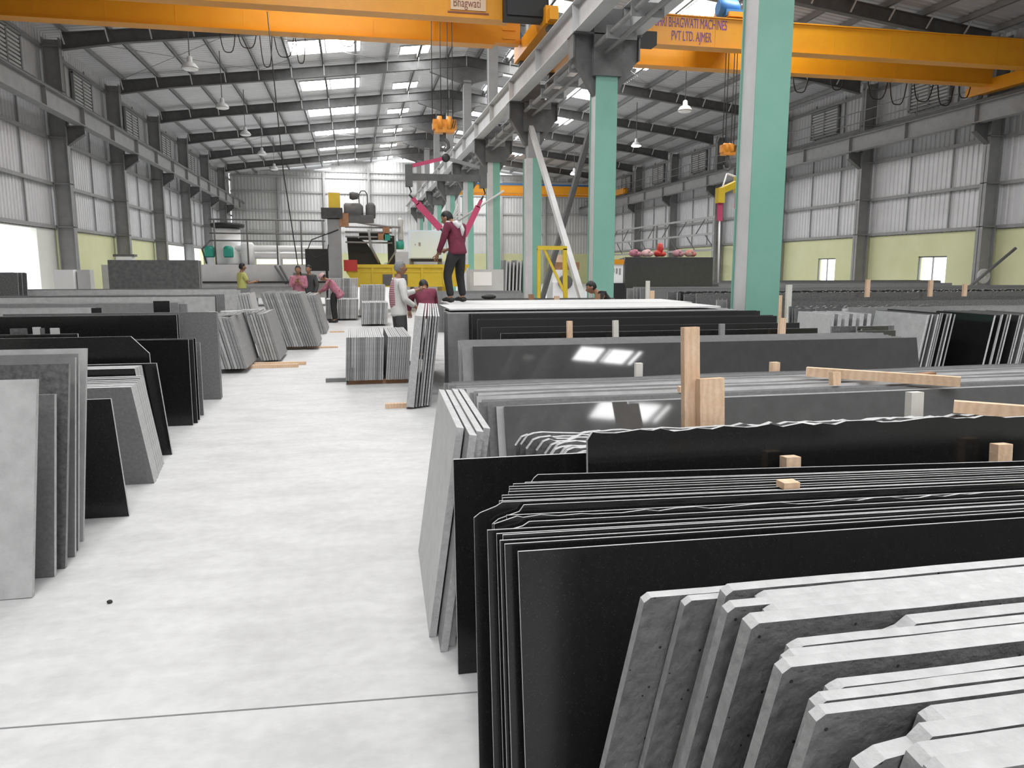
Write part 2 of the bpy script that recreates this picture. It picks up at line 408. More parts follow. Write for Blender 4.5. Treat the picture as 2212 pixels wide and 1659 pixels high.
def wall_column(x, sg, k, nm):
    y = YK(k); i = k - (3 if sg > 0 else 2)
    t = empty('steel_column', ('%s dark steel column in view along the wall with the %s' % (ORD[i], nm)) if i >= 0 else 'dark steel column just before the first in view, wall with the %s' % nm, 'column', (0, 0, 0), group='dark steel columns along the walls')
    mb = MB(); xi = x + sg * .75
    mb.span(min(x + sg * .14, xi), max(x + sg * .14, xi), y - .012, y + .012, 0, 10.2)
    for xx in (x + sg * .155, xi - sg * .012): mb.span(xx - .012, xx + .012, y - .16, y + .16, 0, 10.25)
    mb.span(min(x + sg * .02, xi + sg * .1), max(x + sg * .02, xi + sg * .1), y - .25, y + .25, 0, .03)
    for z in (3.2, 4.85, 6.6, 8.3, 9.95): mb.span(min(x + sg * .14, xi), max(x + sg * .14, xi), y - .16, y + .16, z - .015, z + .015)
    mb.build('shaft', M['steel'], t)
    mb = MB(); xb = xi + sg * .62
    mb.prism([(xi, 6.3), (xb, 6.75), (xb, 7.03), (xi, 7.03)], y - .02, y + .02)
    mb.span(min(xi, xb), max(xi, xb), y - .17, y + .17, 7.02, 7.045)
    mb.beam((xi, y, 6.3), (xb, y, 6.75), .26, .02)
    mb.build('bracket', M['steeld'], t)
for k in range(2, 9): wall_column(XL, 1, k, 'loading doorway')
for k in range(1, 9): wall_column(XR, -1, k, 'two small windows')

colwords = ['beyond the near slab stacks', 'with two long braces meeting its foot']
def mid_column(k):
    y = YK(k)
    t = empty('teal_column', '%s teal steel column of the middle row, counted from the wide one' % ORD[k] if k else 'wide teal steel column rising behind the near slab stacks', 'column', group='teal columns of the middle row')
    mb = MB(); a = .27; zt = 6.1 if k != 2 else 5.25
    fs = XM - a if k < 2 else XM - .04
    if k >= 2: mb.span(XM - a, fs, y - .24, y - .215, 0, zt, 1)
    mb.span(fs, XM + a, y - .24, y - .215, 0, zt); mb.span(XM - a, XM + a, y + .215, y + .24, 0, zt)     # flanges
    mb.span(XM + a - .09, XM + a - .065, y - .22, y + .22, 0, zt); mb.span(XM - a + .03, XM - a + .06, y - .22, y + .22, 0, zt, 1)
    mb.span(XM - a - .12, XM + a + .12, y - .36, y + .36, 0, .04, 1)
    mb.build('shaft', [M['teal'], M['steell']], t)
    mb = MB()
    mb.span(XM - .2, XM + .2, y - .24, y - .215, zt, 11.2); mb.span(XM - .2, XM + .2, y + .215, y + .24, zt, 11.2)
    mb.span(XM - .18, XM - .16, y - .22, y + .22, zt, 11.2); mb.span(XM + .16, XM + .18, y - .22, y + .22, zt, 11.2)
    mb.build('upper_shaft', M['steel'], t)
    mb = MB()
    mb.prism([(XM - .27, 5.7), (XM - .80, 6.55), (XM - .80, 7.03), (XM + .80, 7.03), (XM + .80, 6.55), (XM + .27, 5.7)], y - .13, y + .13)
    mb.span(XM - .84, XM + .84, y - .3, y + .3, 7.02, 7.045); mb.span(XM - .83, XM - .79, y - .2, y + .2, 6.5, 7.03); mb.span(XM + .79, XM + .83, y - .2, y + .2, 6.5, 7.03)
    mb.span(XM - .35, XM + .35, y - .3, y + .3, 6.1, 7.6)
    mb.build('bracket', M['steeld'], t)
    mb = MB(); zb = 10.9
    mb.prism([(XM - 1.9, 11.55), (XM - 1.9, 11.68), (XM, 11.9), (XM + 1.9, 11.68), (XM + 1.9, 11.55), (XM + .32, zb + .2), (XM - .32, zb + .2)], y - .12, y + .12)
    mb.span(XM - .32, XM + .32, y - .26, y + .26, zb + .16, zb + .2)
    mb.build('haunch', M['steeld'], t)
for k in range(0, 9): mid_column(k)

def runway(x, label, m):
    t = empty('crane_runway_beam', label, 'crane runway')
    mb = MB()
    mb.ibeam((x, Y0 + 1, 7.40), (x, Y1 - .4, 7.40), .36, .70, .022)
    for k in range(-1, 9):
        for q in (0, .5): mb.span(x - .16, x + .16, YK(k) + BAY * q - .012, YK(k) + BAY * q + .012, 7.075, 7.725)
    mb.build('girder', m, t)
    mb = MB(); mb.span(x - .035, x + .035, Y0 + 1, Y1 - .4, 7.75, 7.90); mb.span(x - .07, x + .07, Y0 + 1, Y1 - .4, 7.75, 7.77)
    mb.build('rail', M['steeld'], t)
    return t
runway(-10.25, 'grey crane runway beam along the wall with the loading doorway', M['steel'])
ra = runway(5.36, 'light grey crane runway beam beside the teal columns, carrying the sign-plate crane', M['steell'])
runway(6.64, 'grey crane runway beam beside the teal columns, carrying the violet-lettered crane', M['steell'])
runway(23.35, 'grey crane runway beam along the wall with the two small windows', M['steel'])
# walkway handrail of the window wall runway
mb = MB()
for z in (8.45, 8.95): mb.tube([(23.71, 8, z), (23.71, Y1 - 1, z)], .022, 6)
for k in range(0, 9):
    for q in (0, .5): mb.tube([(23.71, YK(k) + q * BAY, 7.75), (23.71, YK(k) + q * BAY, 8.95)], .02, 6)
mb.span(23.56, 23.82, 8, Y1 - 1, 7.72, 7.75)
tag(mb.build('walkway_rail', M['steel']), 'thin walkway handrail running above the runway beam on the window wall', 'handrail')

# conductor bars and pipes slung under the middle runway
mb = MB()
for dx, z, r in ((5.66, 6.72, .06), (5.9, 6.6, .05), (6.15, 6.76, .045)): [mb.tube([(dx, YK(k) + .42, z), (dx, YK(k + 1) - .42, z)], r, 6) for k in range(0, 8)]
for k in range(0, 8):
    for q in (.2, .4, .6, .8): mb.span(5.55, 6.25, YK(k) + q * BAY - .02, YK(k) + q * BAY + .02, 6.58, 6.85)
tag(mb.build('conductor_pipes', M['steel']), 'bundle of grey conductor pipes slung between the two middle runway beams', 'pipe')

def brace(name, p0, p1, w, m, lab):
    mb = MB(); mb.beam(p0, p1, w, w * .8, up=(1, 0, 0)); mb.beam(Vector(p0) + Vector((.03, 0, 0)), Vector(p1) + Vector((.03, 0, 0)), w * .35, w * .9, up=(1, 0, 0))
    tag(mb.build(name, m), lab, 'brace', 'diagonal braces between the teal columns')
brace('diagonal_brace', (5.86, 25.48, 6.2), (5.86, 18.70, .2), .17, M['steell'], 'long light grey diagonal brace reaching down to the crouching worker in black')
brace('diagonal_brace', (6.16, 18.72, 6.2), (6.16, 25.46, .2), .15, M['steeld'], 'long dark grey diagonal brace crossing behind the light one')

# ------------------------------------------------------------------ cranes
def text(s, size, loc, m, parent, name, rot=(R(90), 0, 0), sx=1.0, al='LEFT'):
    cu = bpy.data.curves.new(name, 'FONT'); cu.body = s; cu.size = size; cu.extrude = .004; cu.align_x = al
    cu.materials.append(m); o0 = bpy.data.objects.new(name, cu); C.objects.link(o0)
    me = bpy.data.meshes.new_from_object(o0.evaluated_get(bpy.context.evaluated_depsgraph_get())); bpy.data.objects.remove(o0); bpy.data.curves.remove(cu)
    o = bpy.data.objects.new(name, me); C.objects.link(o)
    o.location = loc; o.rotation_euler = rot; o.scale = (sx, 1, 1); o.parent = parent; return o
def crane(x0, x1, yn, yf, z0, h, label, xr0, xr1, mname='yellow'):
    t = empty('bridge_crane', label, 'crane', group='overhead bridge cranes')
    for y, nm in ((yn, 'girder'), (yf, 'girder')):
        mb = MB(); mb.span(x0, x1, y, y + .38, z0 + .02, z0 + h)
        for z in (z0, z0 + h): mb.span(x0, x1, y - .05, y + .43, z - .012, z + .02)
        for i in range(1, 8): mb.span(x0 + (x1 - x0) * i / 8 - .01, x0 + (x1 - x0) * i / 8 + .01, y - .006, y, z0, z0 + h)
        gi = mb.build(nm, M[mname], t)
        mb = MB(); mb.span(x0 + .3, x1 - .3, y + .14, y + .24, z0 + h + .02, z0 + h + .09); mb.build('trolley_rail', M['steeld'], gi)
    for x in (xr0, xr1):
        mb = MB(); mb.span(x - .17, x + .17, yn - .75, yf + 1.1, 8.06, 8.52); 
        mb.span(x - .12, x + .12, yn - 1.0, yn - .75, 8.1, 8.4); mb.span(x - .12, x + .12, yf + 1.1, yf + 1.3, 8.1, 8.4)
        et = mb.build('end_truck', M[mname], t)
        for y in (yn - .5, yf + .85):
            mb = MB(); mb.lathe((x - .05, y, 8.08), [(.17, -.02), (.17, .12), (.2, .12), (.2, .16)], 14, axis='X'); mb.build('wheel', M['steeld'], et)
    return t
# crane over the aisle bay
cA = crane(-10.1, 4.35, 21.6, 23.9, 8.30, .85, 'orange yellow overhead crane with a cream sign plate, across the bay over the aisle', -10.25, 5.36)
for y in (21.6, 23.9):
    mb = MB(); mb.span(4.35, 5.15, y, y + .36, 8.36, 9.1)
    for z in (8.5, 8.75, 9.0): mb.span(4.6, 5.0, y - .04, y, z - .03, z + .03)
    mb.build('girder_end', M['yellow'], cA)
mb = MB(); mb.span(4.15, 5.35, 21.15, 21.55, 8.22, 8.98); mb.span(4.2, 5.3, 21.1, 21.16, 8.3, 8.9); mb.build('control_box', M['rubber'], cA)
mb = MB(); mb.lathe((5.15, 24.35, 8.75), [(.16, 0), (.18, .1), (.18, .5), (.1, .56)], 12, axis='Y'); mb.build('drive_motor', M['blue'], cA)
mb = MB(); mb.span(2.74, 3.70, 21.565, 21.6, 8.485, 8.98); pl = mb.build('sign_plate', M['plate'], cA)
text('Bhagwati', .32, (2.80, 21.562, 8.56), M['letterr'], pl, 'lettering', sx=.66)
mb = MB(); mb.span(2.66, 3.78, 21.585, 21.6, 8.40, 8.445); mb.build('text_strip', M['letterr'], pl)
# trolley with drum
mb = MB(); mb.span(2.1, 3.2, 21.7, 24.1, 9.26, 9.4); mb.lathe((2.2, 22.8, 9.55), [(.2, 0), (.2, .9)], 14, axis='X'); mb.build('hoist_trolley', M['yellow'], cA)
mb = MB()
def loop(mb, x, w, d, y, r=.014):
    mb.tube([(x + w * j / 10, y, 8.28 - d * (1 - (2 * j / 10 - 1) ** 4) ) for j in range(11)], r, 6)
for i, (x, w, d) in enumerate(((-3.6, .42, .5), (-3.1, .5, .35), (-2.5, .34, .85), (-2.1, .55, .55), (-1.5, .28, .7), (-.2, .4, .15))):
    mb = MB(); loop(mb, x, w, d, 24.36); mb.build('festoon_cable', M['rubber'], cA)
# crane over the window bay
cB = crane(7.0, 23.2, 22.85, 25.15, 8.30, .85, 'orange yellow overhead crane with violet lettering, across the bay over the window wall', 6.64, 23.35)
text('SHRI BHAGWATI MACHINES', .40, (11.42, 22.845, 8.82), M['letter'], cB, 'lettering', sx=.46, al='RIGHT')
text('PVT LTD. AJMER', .40, (10.92, 22.845, 8.44), M['letter'], cB, 'lettering', sx=.46, al='RIGHT')
mb = MB(); mb.span(11.5, 12.8, 22.9, 25.4, 9.26, 9.4); mb.lathe((11.6, 24.0, 9.55), [(.2, 0), (.2, 1.1)], 14, axis='X'); tr = mb.build('hoist_trolley', M['yellow'], cB)
mb = MB(); mb.lathe((11.3, 23.3, 9.6), [(.2, 0), (.26, .05), (.26, .6), (.15, .7)], 14, axis='X'); mb.span(11.45, 12.0, 23.0, 23.5, 9.3, 9.5); mb.build('hoist_motor', M['blue'], tr)
mb = MB(); mb.span(8.2, 8.95, 22.35, 22.8, 8.12, 8.5); mb.build('control_box', M['rubber'], cB)
mb = MB()
for i, (x, w, d) in enumerate(((13.4, .5, .45), (14.5, .5, .3), (15.4, .6, .5), (16.9, .5, .35), (18.4, .8, .6), (19.3, .7, .75), (20.3, .8, .6), (21.3, .7, .7), (22.2, .5, .4))):
    mb = MB(); loop(mb, x, w, d, 25.62, .02); mb.build('festoon_cable', M['rubber'], cB)
# far crane in the window bay
cC = crane(7.0, 21.0, 65.4, 67.6, 7.98, .62, 'small orange crane far down the window bay', 6.64, 23.35)
mb = MB(); mb.span(7, 21, 65.5, 65.7, 8.62, 8.78); mb.build('cable_tray', M['blue'], cC)

def hook_block(x, y, ztop, zbot, w, rope_xs, zr, lab, mk='hookor'):
    t = empty('hook_block', lab, 'hook block', (x, y, zbot))
    h = ztop - zbot; mb = MB()
    for s in (-1, 1):
        mb.lathe((s * w * .27 - .05 * s - .08, 0, h * .55), [(w * .16, 0), (w * .36, .02), (w * .36, .13), (w * .16, .16)], 16, axis='X')
    mb.span(-w * .5, w * .5, -w * .22, w * .22, h * .28, h * .78); mb.span(-w * .42, w * .42, -w * .26, w * .26, h * .1, h * .34)
    mb.build('housing', M[mk], t)
    mb = MB()
    for i in range(4): mb.beam((w * .1 + i * w * .09, -w * .265, h * .3), (w * .2 + i * w * .09, -w * .265, h * .75), .02, w * .04, up=(0, 1, 0))
    mb.build('warning_stripe', M['rubber'], t)
    mb = MB()
    for rx in rope_xs: mb.tube([(rx - x, 0, h * .6), (rx - x, 0, zr - zbot)], .014, 6)
    mb.build('rope', M['rope'], t)
    mb = MB(); mb.tube([(0, 0, h * .15), (0, 0, -.12)], .045, 8)
    mb.tube([(0, 0, -.1), (.10, 0, -.2), (.12, 0, -.34), (.02, 0, -.43), (-.1, 0, -.37), (-.13, 0, -.26)], [.05, .05, .05, .05, .035, .015], 8)
    mb.build('hook', M['steeld'], t)
    return t
hook_block(2.67, 22.8, 5.95, 5.42, .68, (2.33, 2.58, 2.78, 2.92), 9.24, 'orange hook block on four steel ropes hanging over the aisle')
hook_block(12.2, 24.0, 5.72, 5.24, .5, (12.0, 12.1, 12.3, 12.4), 9.24, 'yellow and black striped hook block beside the wide teal column')
# spreader with slings
t = empty('hanging_spreader_beam', 'dark steel spreader bar slung under the orange hook, four crimson webbing slings', 'spreader beam', (0, 0, 0))
yy = 22.8; zb = 4.22; xa, xb = 1.62, 3.80
mb = MB(); mb.span(xa, xb, yy - .08, yy + .08, zb - .09, zb + .09)
for x in (xa, xb): mb.span(x - .10, x + .10, yy - .12, yy + .12, zb - .28, zb + .34)
mb.build('beam', M['steeld'], t)
mb = MB()
for x in (xa, xb):
    mb.tube([(x, yy, zb - .25), (x + .06, yy, zb - .42), (x, yy, zb - .52), (x - .06, yy, zb - .42), (x, yy, zb - .25)], .022, 6)
mb.lathe((2.70, yy, 4.78), [(.05, -.06), (.12, -.04), (.12, .04), (.05, .06)], 12, axis='Y')
mb.build('shackle', M['rope'], t)
for nm, a, b, w, m in (('sling', (2.62, yy, 4.76), (xa + .05, yy, zb + .3), .10, 'sling'), ('strut', (2.76, yy, 4.76), (xb - .05, yy, zb + .3), .10, 'steel')):
    mb = MB(); mb.beam(a, b, .05, w, up=(0, 0, 1)); mb.build(nm, M[m], t)
for a, b, w in (((xa, yy, zb - .5), (2.52, yy, 2.75), .19), ((xb, yy, zb - .5), (3.22, yy, 2.55), .17)):
    mb = MB(); a = Vector(a); b = Vector(b); d = b - a
    mb.beam(a + d * .10, a + d * .28, .05, w * .6, up=(1, 0, 0)); mb.beam(a + d * .26, b, .05, w, up=(1, 0, 0))
    s_ = mb.build('sling', M['sling'], t)
    mb = MB(); mb.tube([b, b + d.normalized() * .35], .03, 6); mb.tube([a, a + d * .12], .03, 6); mb.build('sling_eye', M['rope'], s_)
t = empty('lifting_frame', 'yellow lifting frame with pale chains hanging beside the wide teal column', 'spreader beam')
yy = 24.0
mb = MB(); mb.beam((11.83, yy - .3, 4.1), (12.66, yy + .1, 4.42), .18, .20); mb.span(11.72, 11.95, yy - .42, yy - .18, 3.72, 4.2); mb.span(12.55, 12.78, yy - .05, yy + .2, 4.1, 4.62)
mb.build('beam', M['yellow2'], t)
for a, b, r in (((12.2, yy, 4.70), (11.9, yy - .3, 4.2), .03), ((12.22, yy, 4.70), (12.66, yy + .1, 4.6), .035)):
    mb = MB(); mb.tube([a, b], r, 6); mb.build('chain', M['white'], t)
for a, b in (((11.84, yy - .3, 3.75), (11.9, yy - .3, 1.0)), ((12.68, yy + .1, 4.15), (12.62, yy + .1, 1.6))):
    mb = MB(); a = Vector(a); b = Vector(b); mb.beam(a, a + (b - a) * .22, .08, .17, up=(1, 0, 0)); s_ = mb.build('sling', M['sling'], t)
    mb = MB(); mb.tube([a + (b - a) * .2, b], .032, 6); mb.build('sling_eye', M['white'], s_)
# pendant cable to the pink-shirted worker
t = empty('pendant_cable', 'thin dark crane control cable dangling down to the worker in pink', 'cable')
mb = MB(); mb.tube([(-2.05, 22.1, 8.28), (-1.95, 22.1, 6.5), (-1.82, 22.1, 4.2), (-1.62, 22.1, 2.4), (-1.52, 22.1, 1.5)], .016, 6); mb.build('cable', M['rubber'], t)
mb = MB(); mb.span(-1.58, -1.46, 22.04, 22.16, 1.12, 1.5); mb.build('button_box', M['rubber'], t)

# ------------------------------------------------------------------ high-bay lamps
def lamp(x, y, z, lit, lab):
    t = empty('pendant_lamp', lab, 'lamp', (x, y, z), group='high-bay lamps on rods')
    mb = MB(); mb.tube([(0, 0, .35), (0, 0, zroof(x, .5) - z)], .018, 6); mb.build('rod', M['steeld'], t)
    mb = MB(); mb.lathe((0, 0, 0), [(.30, 0), (.29, .03), (.20, .16), (.10, .22), (.09, .38), (.04, .42)], 18); mb.build('lamp_shade', M['steell'], t)
    mb = MB(); mb.lathe((0, 0, -.03), [(.2, -.03), (.27, 0), (.27, .03)], 18); mb.build('lens', M['lamp'] if lit else M['white'], t)
for i, (y, xx, zz) in enumerate(((30.0, -5.5, 8.6), (37.2, -5.56, 8.68), (44.7, -5.57, 8.75), (52.3, -5.57, 8.8), (60, -5.57, 8.8))):
    lamp(xx, y, zz, False, '%s unlit high-bay lamp in the row over the aisle bay' % ORD[i])
lamp(16.5, 44, 8.75, True, 'lit high-bay lamp shining beside the second teal column')
lamp(15.9, 55, 8.4, True, 'smaller lit high-bay lamp seen between the two diagonal braces')
lamp(13.3, 30, 7.9, False, 'unlit high-bay lamp hanging beyond the violet-lettered crane')
# ------------------------------------------------------------------ stone slabs
def slab_outline(w, h, top, corner, seed, skew=0.0, clip=0):
    q = random.Random(seed); pts = [(0, 0), (w, 0)]
    xs = [w, 0.0]
    if clip: tp = [(w, h - clip * 1.1), (w - clip, h), (0, h)]
    elif top == 'clean': tp = [(w, h), (0, h)]
    else:
        amp, st = {'wavy': (.006, .05), 'rough': (.012, .05), 'chip': (.003, .5), 'nick': (.0016, .13)}[top]
        n = max(3, int(w / st)); tp = []
        q2 = 0
        for i in range(n + 1):
            x = w - w * i / n
            dz = q.uniform(-amp, amp * .4)
            if top == 'chip' and q.random() < .06: dz -= .008
            tp.append((x + (q.uniform(-.3, .3) * st if 0 < i < n else 0), h + dz))
    if corner:      # ((dx, dz) pairs) broken corner at the left end
        tp = tp[:-1] if len(tp) > 2 else tp[:1]
        tp = [p for p in tp if p[0] > corner[0][0] + .01]
        tp += [(dx, h - dz) for dx, dz in corner]
    pts += tp
    # slightly irregular ends
    return [(x + skew * z, z) for x, z in pts]
MC = {}
def slab_mesh(w, h, t, mats, top='clean', corner=None, seed=0, skew=0.0, tm=None, bev=.0, clip=0):
    key = (clip, round(w, 3), round(h, 3), round(t, 3), mats, top, str(corner), seed if top != 'clean' else 0, skew, tm)
    if key in MC: return MC[key]
    o = slab_outline(w, h, top, corner, seed, skew, clip)
    mb = MB(); mb.prism(o, 0, t, 0, 1)
    n = len(o)
    if tm is not None:   # top edge faces take a third material
        for i in range(n):
            a, b = o[i], o[(i + 1) % n]
            if a[1] > h * .55 and b[1] > h * .55: mb.m[2 + i] = 2
    ms = [M[mats[0]], M[mats[1]]] + ([M[tm]] if tm else [])
    me = mb.mesh('granite_slab', ms)
    bm = bmesh.new(); bm.from_mesh(me); bmesh.ops.recalc_face_normals(bm, faces=bm.faces)
    if bev: bmesh.ops.bevel(bm, geom=[e for e in bm.edges], offset=bev, segments=1, affect='EDGES')
    bm.to_mesh(me); bm.free(); MC[key] = me; return me
def slab(name, x, y, w, h, t, mats, label, group, lean=0.0, rz=0.0, z=0.0, top='clean', corner=None, seed=0, skew=0.0, tm=None, cat='stone slab', bev=0, clip=0):
    me = slab_mesh(w, h, t, mats, top, corner, seed, skew, tm, bev, clip)
    o = bpy.data.objects.new(name, me); C.objects.link(o)
    L = R(lean)
    up = t * math.sin(abs(L)) if L > 0 else 0.0
    o.location = (x, y, z + up); o.rotation_euler = (-L, 0, rz)
    return tag(o, label, cat, group)
BK = ('black', 'edge'); BM = ('blackm', 'edged'); GR = ('grey', 'edge'); MO = ('mottled', 'edged'); MG = ('midgrey', 'edge'); CH = ('charcoal', 'edged'); PA = ('pale', 'edgew'); RG = ('rough', 'edged')

M['strip_dark'] = mat('strip_edge_dark', g(.16), .75, noise=g(.34), nscale=9)
M['palish'] = mat('light_weathered_granite', g(.40), .6, noise=g(.52), nscale=7, bump=.1)
# --- A. rough thick grey slabs at the near corner (lean towards the camera)
rs = [(.78, .82, .04, .9, 0), (.785, .862, .038, .9, 0), (.73, .902, .034, .9, 2), (.875, .940, .045, .895, 1), (.70, .993, .027, .9, 0), (.72, 1.023, .027, .9, 0), (.768, 1.053, .026, .9, 1), (.725, 1.134, .032, .9, 0),
    (.755, 1.169, .026, .9, 0), (.785, 1.198, .028, .9, 1), (1.04, 1.250, .036, .89, 3), (.755, 1.298, .042, .9, 0), (.82, 1.343, .031, .9, 1), (.745, 1.377, .031, .9, 0), (.84, 1.411, .031, .9, 1), (.775, 1.445, .033, .9, 0), (.70, 1.489, .026, .868, 0), (.616, 1.520, .028, .868, 0)]
for i, (x, y, t, h, ct) in enumerate(rs):
    w_ = .9 if i > 15 else 1.75
    c = [((.014, 0), (.0, .012)), ((.02, 0), (.008, .006), (.0, .012)), ((.10, 0), (.085, .022), (.03, .03), (.0, .05)), ((.05, 0), (.03, .02), (0, .03))][ct]
    slab('rough_slab', x - .15 * h, y + h * math.tan(R(7.5)), w_, h / math.cos(R(7.5)) + random.Random(i).uniform(-.004, .003), t - .0035, RG, '%s thick rough grey slab from the front in the pile before the black slabs' % ORD[i], 'thick rough-sawn grey slabs',
         lean=-7.5, top='nick', corner=c, seed=40 + i, skew=.15, tm='edgew')
# --- B. near black polished stack (leans back)
def lean_for(y): return 11 - (y - 1.87) * 5
bs = [  # x, ytop, h, top, corner, mats
    (.396, 1.866, .86, 'clean', None, BK), (.371, 1.927, .86, 'clean', None, BK), (.363, 1.956, .86, 'clean', None, BK), (.376, 1.985, .865, 'clean', None, BK), (.363, 2.012, .86, 'clean', None, BK),
    (.342, 2.045, .86, 'clean', None, BK), (.372, 2.085, .865, 'clean', ((.10, 0), (.08, .012), (0, .03)), BK), (.374, 2.125, .87, 'wavy', ((.07, 0), (0, .02)), BK), (.42, 2.165, .86, 'clean', None, BK),
    (.383, 2.215, .875, 'clean', ((.10, 0), (.085, .02), (.02, .04), (0, .055)), BK), (.332, 2.255, .875, 'clean', ((.09, 0), (.07, .012), (.02, .03), (0, .045)), BK),
    (.42, 2.292, .865, 'clean', None, BK), (.437, 2.325, .865, 'clean', None, BK), (.44, 2.352, .865, 'clean', None, BK), (.467, 2.380, .868, 'clean', None, BK), (.475, 2.408, .868, 'clean', None, BK), (.48, 2.436, .868, 'clean', None, BK), (.50, 2.464, .868, 'clean', None, BK),
    (.52, 2.50, .862, 'clean', ((.03, 0), (0, .04)), BK), (.56, 2.61, .857, 'clean', ((.06, 0), (.045, .012), (.03, .035), (0, .05)), BK)]
for i, (x, y, h, tp, c, m) in enumerate(bs):
    ln = lean_for(y); H_ = h / math.cos(R(ln))
    slab('granite_slab', x, y - h * math.tan(R(ln)), 2.55, H_, .013, m, '%s thin black slab from the front of the near black stack' % ORD[i] if i else 'frontmost black polished slab, right behind the rough grey pile', 'thin black slabs of the near stack', lean=ln, top=tp, corner=c, seed=70 + i, rz=R(-1.3 - (max(y, 1.87) - 1.87) / .74 * 4.4))
slab('granite_slab', .356, 2.80, 2.4, .862, .02, BK, 'tall black slab whose free end shows beside the aisle, behind the near black stack', None, lean=5)
slab('granite_slab', .848, 2.625, 3.2, .985, .022, BK, 'black slab with a broken pale upper edge and wooden blocks before it', None, lean=5, top='rough', corner=((.02, 0), (0, .03)), seed=99, tm='edge', rz=R(-.8))
# --- C. jagged pack behind it
for i in range(11):
    q = random.Random(120 + i)
    slab('jagged_slab', .86 - .016 * i + q.uniform(-.02, .02), 2.93 + .036 * i, 2.75, .848 + q.uniform(-.012, .012), .033, MO,
         '%s slab from the front of the jagged pale-topped pack' % ORD[i], 'jagged-topped slabs', lean=3, top='rough', corner=((.06, 0), (.03, .01), (0, .05)), seed=120 + i, tm='edge')
# --- D. pale thin slabs leaning by the aisle
for i, (x, y, w, h, t) in enumerate(((.272, 3.13, 1.04, .94, .031), (.306, 2.99, 1.18, .937, .031), (.340, 3.03, 1.13, .942, .03), (.380, 3.10, 1.06, .94, .03))):
    slab('pale_slab', x + .03, y, w, h, t, PA if i == 0 else MG, ['outermost pale grey slab leaning beside the aisle, broad face bare', 'second pale slab of the leaning aisle pack, its end jutting nearest', 'third pale slab of the leaning aisle pack', 'innermost pale slab of the leaning aisle pack'][i], 'pale slabs leaning at the aisle', lean=-8, rz=R(88), tm='edgew', top='clean', seed=150 + i)
# --- E. long grey stack with polished front and flush top (N and O)
ys = 3.93
for i in range(26):
    q = random.Random(200 + i)
    t = .03; x = .70 + q.uniform(-.05, .04) + (-.10 if i > 16 else 0); h = .895 + q.uniform(-.011, .004)
    if i < 3: x = (.78, .74, .70)[i]
    if i in (6, 7): h -= .02; x += .12
    slab('granite_slab', x, ys - .20 + i * .0385, 4.6 + q.uniform(-.3, .3), h, t, ('charl', 'edged') if i == 0 else q.choice((MG, GR, ('palish', 'edged'), MG)), ('polished charcoal front slab of the long stack, reflecting skylights under the timber stakes' if i == 0 else '%s grey slab from the front of the long flat-topped stack' % ORD[i]),
         'grey slabs of the long flat-topped stack', lean=16.7, rz=R(.9), top='chip' if i else 'clean', seed=200 + i, tm=q.choice(('edged', 'edge', 'edged', 'strip_dark')))
# --- F. polished charcoal stack reflecting the skylights (P)
for i in range(13):
    q = random.Random(240 + i)
    x = (1.075, .985, 1.02)[i] if i < 3 else 1.0 + q.uniform(-.03, .05)
    slab('granite_slab', x, 6.90 + i * .045, 4.75 + q.uniform(-.1, .1),   .882 + (.015 if i > 9 else 0), .03, ('mirror', 'edged') if i == 0 else MG, 'wide polished charcoal slab with two bright skylight reflections' if i == 0 else '%s slab from the front of the stack behind the skylight-reflecting slab' % ORD[i],
         'slabs behind the skylight-reflecting one', lean=13.5, tm='edged')
# --- G. black slabs stepping up behind (Q) and the pile the man stands on (R)
for i, (x, y, h) in enumerate(((1.62, 8.5, .86), (1.46, 8.9, .90), (1.5, 9.45, .955), (1.53, 9.55, .96), (1.50, 9.9, 1.0), (1.47, 10.0, 1.0))):
    slab('granite_slab', x, y, 4.2 - (x - 1.46), h, .025, BM if i else BK, '%s dark slab of the stepped row below the standing man' % ORD[i], 'stepped dark slabs below the standing man', lean=3)
for i in range(30):
    q = random.Random(300 + i)
    x = 1.20 + .012 * i + q.uniform(-.04, .04); m = (MG, MG, GR)[i % 3]
    slab('granite_slab', x, 10.2 + i * .092, 5.45 - x, 1.0 + q.uniform(-.008, .008), .08, m, '%s slab from the front in the pile under the man in maroon' % ORD[i], 'slabs of the pile carrying the standing man', lean=1, tm='edge')
for i, (x, y, w, d) in enumerate(((1.25, 10.35, 4.0, 1.3), (1.42, 11.70, 4.0, 1.3))):
    mb = MB(); mb.span(x, x + w, y, y + d, 1.03 + .0, 1.052)
    tag(mb.build('flat_slab', [M['pale']]), ['flat pale slab lying on the pile, in front of the standing man', 'flat pale slab lying on the pile under the standing man'][i], 'stone slab', None)
# --- H. leaning dark pack at the pile's end (S)
for i, (x, t, m, h) in enumerate(((.53, .09, GR, 1.05), (.635, .022, BM, 1.05), (.675, .02, BM, 1.05), (.705, .02, GR, 1.045), (.74, .02, BM, 1.045), (.772, .02, GR, 1.04), (.802, .02, BM, 1.04))):
    slab('granite_slab', x + t, 8.62 + .02 * i, 3.2, h, t, m, 'thick grey outer slab of the dark pack leaning beside the aisle' if i == 0 else '%s slab in from the aisle in the leaning dark pack' % ORD[i], 'dark pack leaning at the pile end', lean=-6.5, rz=R(84.5), tm='edgew', z=.02)
